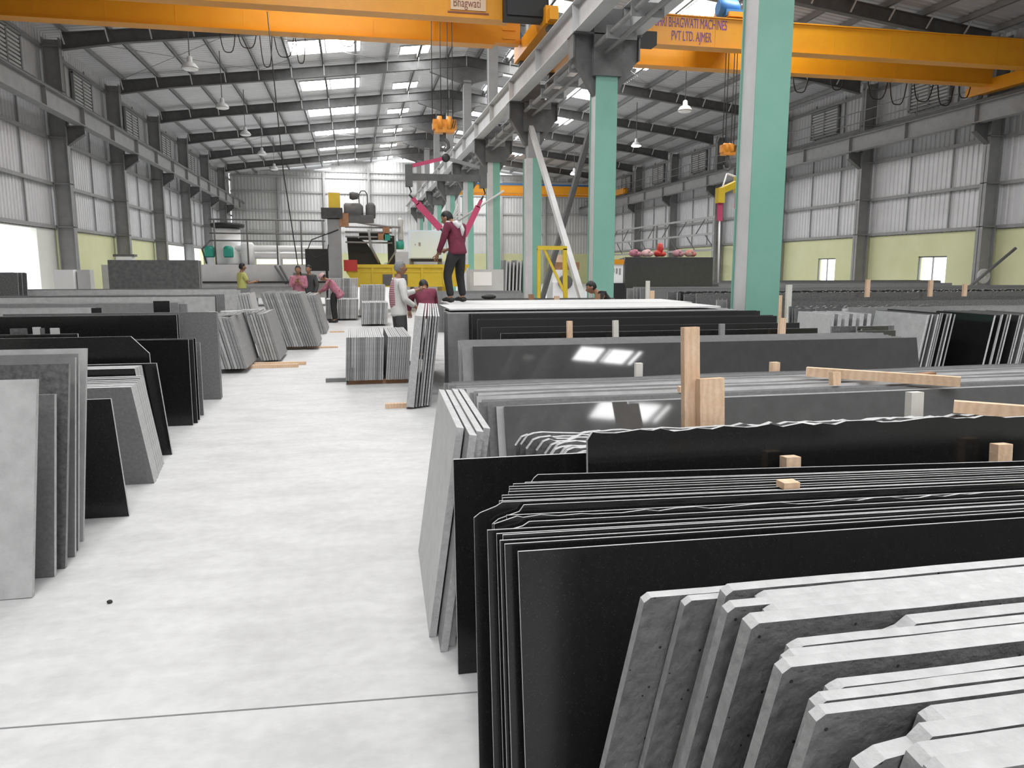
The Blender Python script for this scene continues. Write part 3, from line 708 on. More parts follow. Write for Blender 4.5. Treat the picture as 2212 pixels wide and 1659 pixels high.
# --- I. upright strip packs in the middle of the aisle (T)
def strips(x0, x1, y, ln, h, t, lean, z, what, grp, mm=(MG, GR), rz=90, step=0.0, jit=.02, seed=0, tm='edgew', wl=None, pt=1.16, hj=.014):
    n = max(1, int(round((x1 - x0) / (t * pt)))); q = random.Random(seed)
    for i in range(n):
        x = x0 + (x1 - x0) * i / n
        slab('granite_strip', x + t, y + step * i + q.uniform(0, jit), ln, h + q.uniform(-hj, hj), t * q.uniform(.84, .99), q.choice(mm), '%s strip from the aisle side %s' % (ORD[i], what) if wl is None else '%s strip %s' % (ORD[i], wl), grp, lean=lean, rz=R(rz), z=z, tm=tm, cat='stone strip')
SG = ('strip_grey', 'strip_edge')
M['strip_grey'] = mat('strip_grey_granite', g(.26), .6, noise=g(.34), nscale=16); M['strip_edge'] = mat('strip_edge_grey', g(.36), .75, noise=g(.50), nscale=9)
M['strip_dark'] = mat('strip_edge_dark', g(.22), .75, noise=g(.34), nscale=9)
SD = ('strip_grey', 'strip_dark'); SL = ('strip_grey', 'edged')
strips(-.17, .345, 10.62, 1.75, .60, .027, -2.5, .06, '', 'upright strips of the aisle block', (SG, SD, SG), seed=1, pt=1.07, hj=.002, wl='from the outer face of the upright block standing alone in the aisle')
strips(.375, .70, 10.62, 1.75, .60, .027, -4.5, .06, '', 'upright strips against the dark pack', (SG, SG), seed=2, pt=1.07, hj=.002, wl='of the upright block squeezed against the leaning dark pack')
# --- J. strip packs leaning on the other side of the aisle
strips(-2.12, -1.66, 12.15, 1.5, .80, .040, 14, .07, '', 'strips of the low leaning pack', (SD, SG, SL), seed=3, wl='from its inner side in the low leaning pack beyond the black slabs')
strips(-1.60, -1.28, 13.35, 1.4, .82, .040, 14, .05, '', 'strips of the short middle pack', (SD, SG), seed=4, wl='of the short pack between the low and the tall leaning packs')
strips(-1.50, -.74, 15.5, 1.6, 1.10, .042, 17, .06, '', 'strips of the tall leaning pack', (SG, SD, SL), seed=5, wl='from the inner side of the tall leaning pack')
strips(-.98, -.72, 19.2, 2.0, .98, .06, 14, .0, '', 'strips behind the tall leaning pack', (SD,), seed=6, wl='of the dark pack standing behind the tall leaning pack')
strips(-2.30, -2.02, 17.0, 1.0, 1.08, .05, 10, 0, '', 'short pale offcut pack', (('pale', 'edge'),), seed=7, wl='of the small pale pack behind the low leaning one')
# --- K. block packs standing in the far aisle (V)
for (x0, x1, y, h, w_, l) in ((-.93, .06, 24.1, .60, 'of the wide low block in the far aisle', 0), (.14, .86, 21.6, .60, 'of the narrower low block just before the wide far one', 0), (-.90, .04, 25.55, 1.22, 'of the taller block in front of the grey machine post', 0), (.11, .93, 25.6, 1.0, 'of the block before the yellow trough', 0)):
    strips(x0, x1, y, 1.3, h, .052, -3, .05, '', 'strips ' + w_, (SG, SG, SD), pt=1.05, hj=.004, seed=int(y * 10), wl=w_, tm='edge')

# --- L. slabs along the opposite side of the aisle, near to far (lean back)
lf = [  # xr, y, w, h, t, mats, lean, top, label, n, dy
    (-1.60, 3.955, 1.7, 1.07, .03, ('palish', 'edge'), 'wide light grey slab closest to the camera across the aisle'),
    (-1.59, 4.215, .62, .955, .03, GR, 'narrow grey slab just behind the closest light grey one'),
    (-1.575, 4.325, 1.9, 1.10, .028, MO, 'mottled dark grey slab behind the narrow grey one'),
    (-1.585, 4.50, 2.2, 1.115, .022, MG, 'first thin grey slab behind the mottled one'),
    (-1.60, 4.60, 2.2, 1.125, .022, MG, 'second thin grey slab behind the mottled one'),
    (-1.625, 4.76, 2.2, 1.14, .022, ('palish', 'edge'), 'last thin grey slab of the mottled group, with a bright upper end'),
    (-1.49, 5.20, .62, .775, .022, BK, 'small black slab standing alone behind the mottled group'),
]
for i, (xr, y, w, h, t, m, lb) in enumerate(lf):
    slab('granite_slab', xr - w, y - .03, w, h, t, m, lb, 'slabs leaning at the far side of the aisle', lean=7 if i < 6 else 2, tm='edgew' if m is BK else None, skew=(.06, .04, .055, .04, .04, .055, -.08)[i])
for i in range(7):
    slab('granite_slab', -1.525 - .011 * i - .85, 5.96 + i * .092, .85, .735 + (.0 if i < 5 else .004), (.074, .074, .05, .05, .05, .05, .05)[i], GR, '%s slab of the grey group behind the small black slab' % ORD[i], 'grey slabs behind the small black one', lean=.8, tm='edgew', skew=-.155)
for i in range(3):
    slab('granite_slab', -2.75, 6.63 + .075 * i, 1.06, .79, .07, BK, '%s black-faced slab with a pale upper edge, right behind the grey group' % ORD[i], 'black pale-edged slabs behind the grey group', lean=.8, tm='edgew', skew=-.12)
slab('granite_slab', -2.72, 6.88, 1.12, .80, .03, BK, 'black slab rising behind the grey group, its end jutting furthest', None, lean=1, tm='edgew', skew=-.10)
slab('granite_slab', -4.8, 7.25, 3.0, 1.0, .024, BK, 'wide black slab with one clipped corner, behind the mottled group', None, lean=2, clip=.14, tm='edgew', skew=-.03)
slab('granite_slab', -4.9, 7.40, 2.45, 1.02, .024, BK, 'shorter black slab doubled behind the clipped-corner one', None, lean=2, tm='edgew')
for i, (xr, y, h, w, m) in enumerate(((-1.68, 8.17, .885, 1.0, BK), (-1.655, 8.28, .875, 1.2, BM), (-1.665, 8.45, .87, 1.2, BK), (-1.675, 8.72, .80, 1.2, GR))):
    slab('granite_slab', xr - w, y, w, h, .022, m, ['large black slab facing the aisle mouth', 'thin black slab tucked behind the large black one', 'second thin black slab behind the large one', 'grey slab with a chipped end, last of the large black group'][i], 'large black group', lean=2, tm='edgew' if i < 2 else None)
for i, (xl, xr, y, h, m) in enumerate(((-8.2, -2.02, 9.3, 1.07, BK), (-8.2, -2.02, 9.40, 1.07, BM), (-4.0, -1.66, 9.77, 1.075, ('grey', 'edgew')), (-4.0, -1.67, 9.9, 1.06, GR))):
    slab('granite_slab', xl, y, xr - xl, h, .025, m, ['very long black slab with a white upper edge', 'second very long black slab right behind it', 'grey slab end showing beside the very long black slab', 'second grey slab end behind the first one, long black row'][i], None, lean=1.5, tm='edgew')
for i, (x, w) in enumerate(((-2.98, .13), (-2.80, .06), (-2.74, .03), (-2.66, .07))):
    mb = MB(); mb.span(x, x + w, 7.405, 7.43, 1.02, 1.075 + .01 * (i == 1)); tag(mb.build('stone_offcut', M['steell' if i % 2 else 'mottled']), '%s small stone offcut standing on the clipped black slab' % ORD[i], 'offcut', 'small offcuts on the black slab')
# pale offcuts lying over the low leaning pack
for i, (x, y, z, r, a) in enumerate(((-2.25, 12.32, .868, .20, .3), (-1.92, 12.66, .905, .22, 1.1), (-2.35, 12.85, .868, .22, 2.0), (-1.75, 13.45, .885, .17, .6), (-2.30, 13.15, .868, .12, 2.6))):
    q = random.Random(400 + i); mb = MB(); n = 7
    mb.prism([(r * q.uniform(.7, 1.1) * math.cos(2 * math.pi * k / n), r * .7 * q.uniform(.7, 1.1) * math.sin(2 * math.pi * k / n)) for k in range(n)], 0, .03)
    o = mb.build('stone_offcut', M['edge']); o.location = (x, y, z); o.rotation_euler = (R(90), 0, a)
    tag(o, '%s broken pale offcut lying over the low leaning strip pack' % ORD[i], 'offcut', 'pale offcuts over the low leaning pack')

# --- M. further rows on both sides: long stacks parallel to the near ones
def row(x0, x1, y, n, h, mm, what, pitch=.06, t=.03, lean=3, seed=0, top='chip', jx=.15, jh=.02, tm='edge'):
    q = random.Random(seed)
    for i in range(n):
        a = x0 + q.uniform(-jx, jx); b = x1 + q.uniform(-jx, jx)
        slab('granite_slab', a, y + i * pitch, b - a, h + q.uniform(-jh, jh), t, q.choice(mm), '%s slab from the front %s' % (ORD[i], what), 'slabs ' + what, lean=lean, top=top, seed=seed * 50 + i, tm=tm)
row(-8.5, -2.85, 13.2, 5, 1.03, (('palish', 'edgew'), MG), 'of the grey row behind the very long black slab', .16, seed=11)
row(-9, -3.6, 11.3, 3, 1.06, (('palish', 'edgew'), BM), 'of the short grey row with a black slab end', .12, seed=12)
row(-9.4, -2.9, 16.6, 6, 1.02, (('palish', 'edgew'), MG, MO), 'of the second grey row beyond the long black slab', .2, seed=13)
row(-9.6, -7.8, 19.8, 5, 1.5, (MO, MO), 'of the dark group before the bright doorway', .12, seed=14, lean=5)
row(-9.8, -2.9, 21.0, 5, 1.05, (('palish', 'edgew'), MG), 'of the third grey row, before the great dark block', .2, seed=15)
slab('granite_slab', -3.12, 12.85, .24, 1.09, .03, BK, 'narrow black slab end standing up behind the very long black row', None, lean=2)
M['blockgrey'] = mat('dull_block_granite', g(.10), .7, noise=g(.17), nscale=9, bump=.2)
# great dark block
for i in range(7):
    slab('granite_slab', -6.85 + .05 * (i % 2), 23.6 + i * .17, 2.42 - .03 * i, 1.83 - .01 * i, .15, ('blockgrey', 'edged'), '%s slab from the front of the great dark block before the yellow wall' % ORD[i], 'slabs of the great dark block', lean=1, tm='edged')
# window bay rows
row(1.9, 5.4, 14.6, 5, .98, (GR, MO), 'of the low row behind the standing man', .25, seed=21)
row(2.0, 4.3, 18.9, 4, 1.0, (GR, MG), 'of the row behind the crouching worker', .3, seed=22)
row(6.7, 9.2, 10.32, 5, 1.0, (MO, MO), 'of the dark broken row right behind the wide teal column', .12, seed=23, top='rough', tm='edged')
row(6.6, 14.5, 12.2, 8, 1.03, (MO, MG, MO), 'of the first long row beyond the wide teal column', .16, seed=24)
row(7.2, 17.5, 15.2, 8, 1.06, (MO, GR, BM), 'of the second long row beyond the wide teal column', .2, seed=25, top='rough')
row(7.4, 20, 18.6, 7, 1.08, (GR, MG), 'of the third long row beyond the wide teal column', .22, seed=26)
row(11.2, 19.7, 22.3, 7, 1.10, (MG, MO, GR), 'of the fourth long row, before the two small windows', .25, seed=27)
row(10, 22.8, 26.2, 6, 1.12, (GR, MG), 'of the fifth long row, close under the small windows', .3, seed=28)
row(6.0, 6.6, 8.2, 4, .86, (CH, MO), 'of the short low dark row beside the wide column foot', .1, seed=30, tm='edged')
# leaning edge-on packs at the far end of the near stacks
def edgepack(x0, n, y, ln, h, lean, what, mm, pitch, seed, first, t=.022):
    q = random.Random(seed); x = x0
    for i in range(n):
        slab('granite_slab', x + t, y + q.uniform(-.03, .03), ln, h + q.uniform(-.01, .01), t, first if i == 0 else q.choice(mm), '%s slab %s' % (ORD[i], what), 'slabs ' + what, lean=lean, rz=R(90), tm='edgew')
        x += pitch * (1 if q.random() < .7 else 2.0)
edgepack(7.03, 9, 8.55, 1.0, 1.03, -10, 'from its start in the edge-on pack beyond the skylight-reflecting slab', (BM, BM, GR), .05, 31, ('palish', 'edgew'))
edgepack(7.80, 14, 8.3, 1.0, 1.02, -10, 'from its start in the second edge-on pack, at the picture edge', (BM, GR, BM), .055, 32, BK)
for i in range(6):
    slab('pale_slab', 6.15 + .11 * i, 9.0, .7, 1.0, .06, (('pale', 'edge'), MG)[i % 2], '%s upright pale slab of the small pack past the low dark row' % ORD[i], 'pale upright pack past the low dark row', lean=-3, rz=R(93), tm='edgew')
row(6.95, 10.5, 9.75, 4, 1.02, (('pale', 'edgew'), MG), 'of the pale row above the edge-on packs', .09, seed=33, tm='edgew')
# big dark polished block in the window bay and white machine board beside it
for i in range(4):
    slab('granite_slab', 7.98, 21.95 + i * .2, 2.85, 1.93 - .02 * i, .14, CH, '%s slab from the front of the big dark block beyond the second teal column' % ORD[i], 'big dark block slabs', lean=1)

# --- N. timber
def timber(p0, p1, w, h, m, lab, up=(0, 1, 0), name='timber_stake', grp=None):
    mb = MB(); mb.beam(p0, p1, w, h, 0, up)
    o = mb.build(name, M[m]); return tag(o, lab, 'timber', grp)
timber((1.655, 3.46, 0), (1.63, 3.53, 1.31), .082, .045, 'wood', 'tall timber stake rising between the broken-edged black slab and the charcoal one')
timber((1.735, 3.40, 0), (1.715, 3.46, 1.06), .13, .045, 'wood', 'shorter wide timber stake standing against the tall one')
timber((2.92, 3.45, 0), (2.92, 3.5, .945), .075, .05, 'woodpale', 'bleached timber post with a knot, among the near stacks')
timber((2.95, 4.55, .915), (3.62, 3.96, .912), .05, .06, 'wood', 'long squared timber lying across the flat-topped stack', name='timber_plank', up=(0, 0, 1))
timber((2.94, 4.22, .872), (2.94, 4.23, .955), .055, .045, 'wood', 'short upright post before the long squared timber')
timber((3.42, 4.21, .90), (3.74, 4.33, .90), .045, .04, 'wooddark', 'dark short timber end poking out beside the long one', name='timber_plank', up=(0, 0, 1))
timber((2.99, 3.30, .90), (3.34, 3.0, .90), .05, .06, 'wood', 'timber plank lying beside the bleached post', name='timber_plank', up=(0, 0, 1))
timber((1.93, 3.02, .90), (2.12, 2.95, .885), .05, .03, 'woodpale', 'pale splintered stick on the broken black edge', name='timber_stick', up=(0, 0, 1))
timber((2.42, 2.92, .885), (2.56, 2.90, .91), .035, .025, 'wooddark', 'small brown chip of wood on the broken black edge', name='timber_stick', up=(0, 0, 1))
timber((1.65, 2.56, 0), (1.65, 2.62, .872), .062, .05, 'wood', 'sawn timber block wedged before the broken-edged black slab')
timber((2.585, 2.53, 0), (2.59, 2.59, .885), .07, .045, 'wood', 'timber block with dark sides wedged near the end of the black slabs')
timber((1.405, 2.235, .872), (1.405, 2.235, .894), .058, .05, 'wood', 'small pale timber spacer between thin black slabs')
timber((2.41, 8.40, 0), (2.405, 8.44, 1.0), .062, .05, 'wood', 'timber stake in front of the stepped dark slabs')
timber((2.98, 8.40, 0), (2.96, 8.44, 1.0), .062, .05, 'woodpale', 'bleached stake in front of the stepped dark slabs')
timber((4.31, 8.40, 0), (4.30, 8.43, .94), .06, .05, 'steel', 'grey post stub among the stepped dark slabs', name='post_stub')
timber((5.08, 8.40, 0), (5.10, 8.44, 1.0), .075, .06, 'wood', 'timber stake at the far end of the stepped dark slabs')
timber((3.04, 5.08, 0), (3.04, 5.1, .91), .06, .05, 'wood', 'low timber stub before the skylight-reflecting slab')
timber((1.97, 5.08, 0), (1.97, 5.1, .93), .05, .04, 'woodpale', 'tiny bleached stub on the flat-topped stack')
timber((1.90, 4.2, .866), (1.90, 4.2, .90), .04, .04, 'wood', 'tiny timber stub on the flat-topped stack')
for i, (x, y, h, m, l) in enumerate(((3.15, 13.6, 1.13, 'wooddark', 'brown stake behind the pile under the standing man'), (3.62, 13.55, 1.10, 'wood', 'short stake on the row behind the standing man'), (4.35, 13.4, 1.14, 'wooddark', 'brown stake before the yellow frame'),
        (6.53, 11.95, 1.235, 'wood', 'first stake past the wide teal column'), (6.78, 11.95, 1.267, 'wooddark', 'dark brown stake past the wide teal column'), (7.15, 11.95, 1.14, 'wood', 'low stake past the dark brown one'), (7.33, 11.95, 1.32, 'woodpale', 'pale greenish stake past the dark brown one'),
        (11.1, 14.98, 1.355, 'wood', 'stake in line with the larger small window'), (12.7, 14.98, 1.34, 'wood', 'taller stake past the larger small window'), (13.6, 14.98, 1.25, 'wood', 'short stake farthest along the window wall rows'),
        (6.95, 17.5, 1.3, 'woodpale', 'bleached stake before the big dark block'), (6.3, 15.6, 1.12, 'wood', 'stub beside the crouching worker'))):
    timber((x, y, 0), (x, y + .02, h), .09, .06, m, l)
for i, (x0, x1, y, z) in enumerate(((.30, .56, 8.72, .0), (-.45, -.1, 10.95, .0), (-2.3, -.95, 12.75, .0), (-2.3, -.85, 13.05, .0), (-1.7, -.38, 15.75, .0), (-.66, -.3, 19.6, 0.0))):
    mb = MB(); mb.span(x0, x1, y, y + .08, z, z + (.055 if i < 4 else .035)); tag(mb.build('timber_sleeper', M['midgrey' if i == 1 else 'wood']), ['timber sleeper end sticking out under the leaning dark pack', 'grey sleeper end beside the upright aisle block', 'front timber sleeper under the low leaning pack', 'second timber sleeper under the low leaning pack', 'timber sleeper under the tall leaning pack', 'timber sleeper behind the tall leaning pack'][i], 'timber', 'sleepers on the aisle floor')
for i, y in enumerate((10.7, 12.0)):
    mb = MB(); mb.span(-.13, .68, y, y + .1, 0, .058); tag(mb.build('timber_sleeper', M['wooddark']), ['front', 'rear'][i] + ' sleeper beneath the upright aisle block', 'timber')
mb = MB(); mb.blob((-1.208, 3.787, .008), (.014, .012, .009), 8, 6); tag(mb.build('stone_chip', M['rubber']), 'tiny dark chip lying alone on the pale floor', 'stone chip')
# ------------------------------------------------------------------ people
def skin_mesh(chains, name, mats, mi=None, sub=2):
    """chains: list of ([points], [radii]); first point of later chains may repeat a point already used -> joined there"""
    bm = bmesh.new(); idx = {}
    lay = bm.verts.layers.skin.verify(); first = True
    for pts, rad in chains:
        prev = None
        for p, r in zip(pts, rad):
            k = tuple(round(c, 4) for c in p)
            if k not in idx:
                v = bm.verts.new(p); idx[k] = v; rr = r if isinstance(r, tuple) else (r, r)
                v[lay].radius = rr
                if first: v[lay].use_root = True; first = False
            v = idx[k]
            if prev is not None and prev is not v and not bm.edges.get((prev, v)): bm.edges.new((prev, v))
            prev = v
    me = bpy.data.meshes.new(name); bm.to_mesh(me); bm.free()
    o = bpy.data.objects.new(name, me); C.objects.link(o)
    o.modifiers.new('s', 'SKIN').use_smooth_shade = True
    if sub: o.modifiers.new('d', 'SUBSURF').levels = sub; o.modifiers['d'].render_levels = sub
    dg = bpy.context.evaluated_depsgraph_get(); ev = o.evaluated_get(dg)
    m2 = bpy.data.meshes.new_from_object(ev)
    bpy.data.objects.remove(o); bpy.data.meshes.remove(me)
    m2.name = name; m2.materials.clear()
    for m in mats: m2.materials.append(m)
    return m2
def V(*a): return Vector(a)
def lerp(a, b, t): return a + (b - a) * t
def person(label, loc, rz, J, top, legs, hairm='hair', hairlong=0.0, scarf=None, sleeve_long=True, topextra=None, group=None, cap=None):
    """J: joints in local metres, facing +Y. keys: pel, chest, neck, head(centre), hdir(face direction), shL, elL, wrL, shR, elR, wrR, hipL, knL, anL, hipR, knR, anR"""
    t = empty('person', label, 'person', loc, rz, group)
    J = {k: Vector(v) for k, v in J.items()}
    pel, ch, nk, hd = J['pel'], J['chest'], J['neck'], J['head']
    mid = lerp(pel, ch, .5)
    # --- body: one continuous skin
    chains = [([pel, mid, ch, nk, lerp(nk, hd, .55)], [(.105, .08), (.10, .075), (.11, .08), .055, .052])]
    for s in 'LR':
        sh, el, wr = J['sh' + s], J['el' + s], J['wr' + s]
        d = (wr - el).normalized()
        chains.append(([ch, sh, lerp(sh, el, .5), el, lerp(el, wr, .4), wr, wr + d * .045], [(.11, .08), .052, .046, .037, .036, .026, (.032, .018)]))
        hp, kn, an = J['hip' + s], J['kn' + s], J['an' + s]
        f = J.get('foot' + s, V(0, .15, -.05))
        chains.append(([pel, hp, lerp(hp, kn, .5), kn, lerp(kn, an, .35), an, an + f * .5 + V(0, 0, -.02), an + f], [(.105, .08), .072, .068, .053, .050, .036, (.042, .03), (.036, .022)]))
    me = skin_mesh(chains, 'person_body', [M['skin'], M['eyew'], M['lips'], M['hair']])
    bm = bmesh.new(); bm.from_mesh(me)
    # hands: palm and five separate fingers
    hb = MB()
    for s in 'LR':
        el, wr = J['el' + s], J['wr' + s]; d = (wr - el).normalized()
        side = d.cross(V(0, 0, 1)) if abs(d.z) < .9 else d.cross(V(0, 1, 0)); side.normalize(); nrm = side.cross(d).normalized()
        hb.blob(wr + d * .055, (.034, .034, .045), 10, 6)
        curl = -nrm
        for i, (off, ln) in enumerate(((-.030, .060), (-.011, .070), (.009, .066), (.028, .052))):
            b = wr + d * .085 + side * off
            hb.tube([b, b + d * ln * .45 + curl * .006, b + d * ln * .8 + curl * .022, b + d * ln * .95 + curl * .040], [.0095, .009, .008, .006], 6)
        b = wr + d * .035 + side * -.032
        hb.tube([b, b + d * .03 - side * .028, b + d * .058 - side * .036 + curl * .012], [.011, .0095, .007], 6)
    # head
    fd = J.get('hdir', V(0, 1, 0)).normalized(); upv = (hd - nk).normalized()
    rt = fd.cross(V(0, 0, 1)).normalized(); uu = rt.cross(fd).normalized()
    Mx = Matrix((rt, fd, uu)).transposed()
    def shape(q, v):
        x, y, z = q
        if z < -.01: k = 1 - .35 * min(1, (-z) / .11); x *= k; y = y * (1 - .12 * min(1, -z / .11)) + .012 * min(1, -z / .1)
        if v.y > .75 and abs(v.x) < .22 and -.35 < v.z < .12: y += .022 * (1 - abs(v.x) / .22)          # nose
        if v.y > .55 and .22 < abs(v.x) < .5 and 0 < v.z < .28: y -= .008                                 # eye sockets
        if v.y > .7 and -.62 < v.z < -.42 and abs(v.x) < .35: y += .006                                   # mouth
        if abs(v.x) > .93 and abs(v.z) < .28 and -.3 < v.y < .25: x *= 1.22                               # ears
        return Mx @ Vector((x, y, z))
    hb.blob(hd, (.074, .094, .115), 28, 22, 0, shape)
    for sx in (-1, 1): hb.blob(hd + Mx @ V(sx * .030, .076, .014), (.011, .006, .007), 8, 6, 1); hb.blob(hd + Mx @ V(sx * .030, .081, .014), (.0055, .003, .0055), 6, 4, 3)
    hb.blob(hd + Mx @ V(0, .088, -.052), (.021, .008, .006), 8, 5, 2)
    hm = hb.mesh('hm', [M['skin'], M['eyew'], M['lips'], M['hair']]); bm.from_mesh(hm); bm.to_mesh(me); bm.free(); bpy.data.meshes.remove(hm)
    body = bpy.data.objects.new('person_body', me); C.objects.link(body); body.parent = t
    # hair cap
    hr = MB()
    def hshape(q, v):
        if v.z < -.05 + .0 and v.y > -.2: q = q * .90
        if v.y > .45 and v.z < .42: q = q * .86
        return Mx @ q
    hr.blob(hd + Mx @ V(0, -.008, .014), (.084, .102, .118), 24, 18, 0, hshape)
    # drop the face side
    hmesh = hr.mesh('hair', [M[hairm]]); b2 = bmesh.new(); b2.from_mesh(hmesh)
    kill = []
    for v in b2.verts:
        q = Mx.transposed() @ (v.co - hd)
        if (q.y > .045 and q.z < .055) or q.z < -.055 - hairlong or (q.y > .0 and q.z < -.02): kill.append(v)
    bmesh.ops.delete(b2, geom=kill, context='VERTS'); b2.to_mesh(hmesh); b2.free()
    ho = bpy.data.objects.new('hair', hmesh); C.objects.link(ho); ho.parent = t
    if cap:
        cb = MB(); cb.blob(hd + Mx @ V(0, -.004, .03), (.095, .112, .10), 16, 10, 0, lambda q, v: Mx @ (q if v.z > -.2 else q * .9)); cb.build('cap', M[cap], t)
    # upper garment
    tr = 1.0
    low = pel + (pel - mid) * .62
    ch2 = [([low, lerp(low, pel, .5), pel, mid, ch, lerp(ch, nk, .72)], [(.190, .150), (.190, .150), (.178, .142), (.165, .128), (.174, .128), .082])]
    for s in 'LR':
        sh, el, wr = J['sh' + s], J['el' + s], J['wr' + s]
        e = lerp(el, wr, .82) if sleeve_long else lerp(sh, el, .75)
        pts = [ch, sh, lerp(sh, el, .5), el, lerp(el, e, .5), e] if sleeve_long else [ch, sh, lerp(sh, el, .4), e]
        rad = [(.160, .120), .078, .066, .056, .050, .045] if sleeve_long else [(.16, .12), .076, .064, .06]
        ch2.append((pts, rad))
    gm = skin_mesh(ch2, 'jacket', [M[top]]); go = bpy.data.objects.new('jacket', gm); C.objects.link(go); go.parent = t
    # trousers
    ch3 = [([lerp(pel, mid, .75), lerp(pel, mid, .3), pel], [(.13, .10), (.142, .112), (.15, .12)])]
    for s in 'LR':
        hp, kn, an = J['hip' + s], J['kn' + s], J['an' + s]
        ch3.append(([pel, hp, lerp(hp, kn, .5), kn, lerp(kn, an, .5), lerp(kn, an, 1.0)], [(.15, .12), .108, .096, .078, .070, .064]))
    pm = skin_mesh(ch3, 'trousers', [M[legs]]); po = bpy.data.objects.new('trousers', pm); C.objects.link(po); po.parent = t
    for s in 'LR':
        an = J['an' + s]; f = J.get('foot' + s, V(0, .15, -.05)); fb = MB(); fh = Vector((f.x, f.y, 0)).normalized()
        fb.tube([an + V(0, 0, -.05) - fh * .055, an + V(0, 0, -.052), an + f * .55 + V(0, 0, -.011), an + f + fh * .03 + V(0, 0, -.004)], [.034, .044, .044, .030], 10)
        fb.build('shoe', M['shoe'], t)
    if scarf:
        sb = MB(); c = lerp(nk, ch, .18); ring = []
        for i in range(13):
            a = 2 * math.pi * i / 12; ring.append(c + V(math.cos(a) * .10, math.sin(a) * .085, .012 * math.sin(3 * a)))
        sb.tube(ring, .042, 8); sb.tube([c + V(.05, -.09, 0), c + V(.07, -.13, -.10), c + V(.05, -.135, -.20)], [.045, .05, .03], 8)
        sb.tube([c + V(-.06, -.08, .01), c + V(-.02, -.12, -.04), c + V(.06, -.10, -.02)], [.05, .05, .045], 8)
        sb.build('scarf', M[scarf], t)
    return t
def stand(**kw):
    J = dict(pel=(0, 0, .92), chest=(0, .02, 1.28), neck=(0, .01, 1.43), head=(0, .05, 1.57), hdir=(0, 1, 0),
             shL=(-.18, .01, 1.36), elL=(-.24, .0, 1.08), wrL=(-.22, .12, .86), shR=(.18, .01, 1.36), elR=(.24, 0, 1.08), wrR=(.22, .12, .86),
             hipL=(-.09, 0, .86), knL=(-.10, .03, .48), anL=(-.10, -.01, .085), hipR=(.09, 0, .86), knR=(.10, .03, .48), anR=(.10, -.01, .085))
    J.update(kw); return J
pm_ = person('man in a maroon jacket and black trousers standing on the slab pile, white scarf', (1.62, 12.35, 1.064), R(38),
       stand(pel=(0, -.02, .88), chest=(-.01, .03, 1.20), neck=(-.02, .06, 1.33), head=(-.05, .17, 1.40), hdir=(-.35, .8, -.45), shL=(-.18, .03, 1.27), elL=(-.25, .08, 1.00), wrL=(-.17, .28, .80), shR=(.17, .03, 1.27), elR=(.20, .06, .98), wrR=(.04, .27, .88),
             hipL=(-.10, 0, .80), knL=(-.17, .06, .44), anL=(-.17, -.02, .085), hipR=(.09, 0, .80), knR=(.12, .05, .44), anR=(.13, -.01, .085)), 'maroon', 'trouser', scarf='scarf')
pm_.scale = (.96, .96, .95)
tw = person('grey-haired man in a white shirt with a maroon plaid shawl, standing behind the aisle block', (.70, 12.75, 0), R(-75),
       stand(head=(0, .04, 1.60), neck=(0, 0, 1.45), chest=(0, -.01, 1.30), shL=(-.18, 0, 1.38), elL=(-.22, .16, 1.16), wrL=(-.16, .40, 1.24), shR=(.18, 0, 1.38), elR=(.26, .02, 1.10), wrR=(.18, .24, .96), hdir=(.05, 1, -.05)), 'shirtw', 'trouserg', hairm='hairg', sleeve_long=True)
mb = MB()   # plaid shawl over the back
mb.blob((-.02, .0, 1.13), (.195, .150, .35), 24, 16, 0)
sm_ = mb.mesh('shawl', [M['plaid']]); b2 = bmesh.new(); b2.from_mesh(sm_)
bmesh.ops.delete(b2, geom=[v for v in b2.verts if v.co.y > -.02 or v.co.x > .12], context='VERTS'); b2.to_mesh(sm_); b2.free()
so = bpy.data.objects.new('shawl', sm_); C.objects.link(so); so.parent = tw; so.modifiers.new('t', 'SOLIDIFY').thickness = .015
person('worker in maroon bending down behind the leaning dark pack, seen from the back', (1.22, 13.55, 0), R(10),
       stand(pel=(0, -.1, .86), chest=(0, .12, 1.12), neck=(.02, .22, 1.22), head=(.05, .33, 1.28), hdir=(0, .7, -.7), shL=(-.18, .14, 1.18), elL=(-.25, .25, .95), wrL=(-.2, .4, .82), shR=(.18, .14, 1.18), elR=(.24, .25, .95), wrR=(.2, .4, .82)), 'maroon', 'trouser')
person('worker in a black jacket crouching behind the slab pile beside the long brace', (4.62, 14.0, 0), R(80),
       stand(pel=(0, -.28, .72), chest=(0, .0, 1.04), neck=(0, .10, 1.15), head=(0, .20, 1.235), hdir=(0, .9, -.4), shL=(-.18, .0, 1.10), elL=(-.26, .14, .88), wrL=(-.18, .36, .82), shR=(.18, .0, 1.10), elR=(.28, -.02, .88), wrR=(.22, .26, .82),
             hipL=(-.1, -.24, .68), knL=(-.16, .14, .50), anL=(-.14, -.05, .085), hipR=(.1, -.24, .68), knR=(.16, .14, .50), anR=(.14, -.05, .085)), 'darkcloth', 'trouser')
person('distant worker in a yellow shirt standing at the long grey machine', (-3.3, 23.9, .06), R(-60), stand(elR=(.2, .12, 1.1), wrR=(.15, .36, 1.15)), 'yshirt', 'trouserg', sleeve_long=False)
person('distant worker in a pink shirt holding the dangling crane control', (-1.52, 21.8, -.02), R(180), stand(elR=(.2, .1, 1.12), wrR=(.05, .22, 1.28), elL=(-.2, .1, 1.1), wrL=(-.05, .22, 1.22)), 'pink', 'trouserg')
person('distant worker in grey standing right next to the one in pink', (-1.28, 22.9, 0), R(150), stand(), 'trouserg', 'trouser')
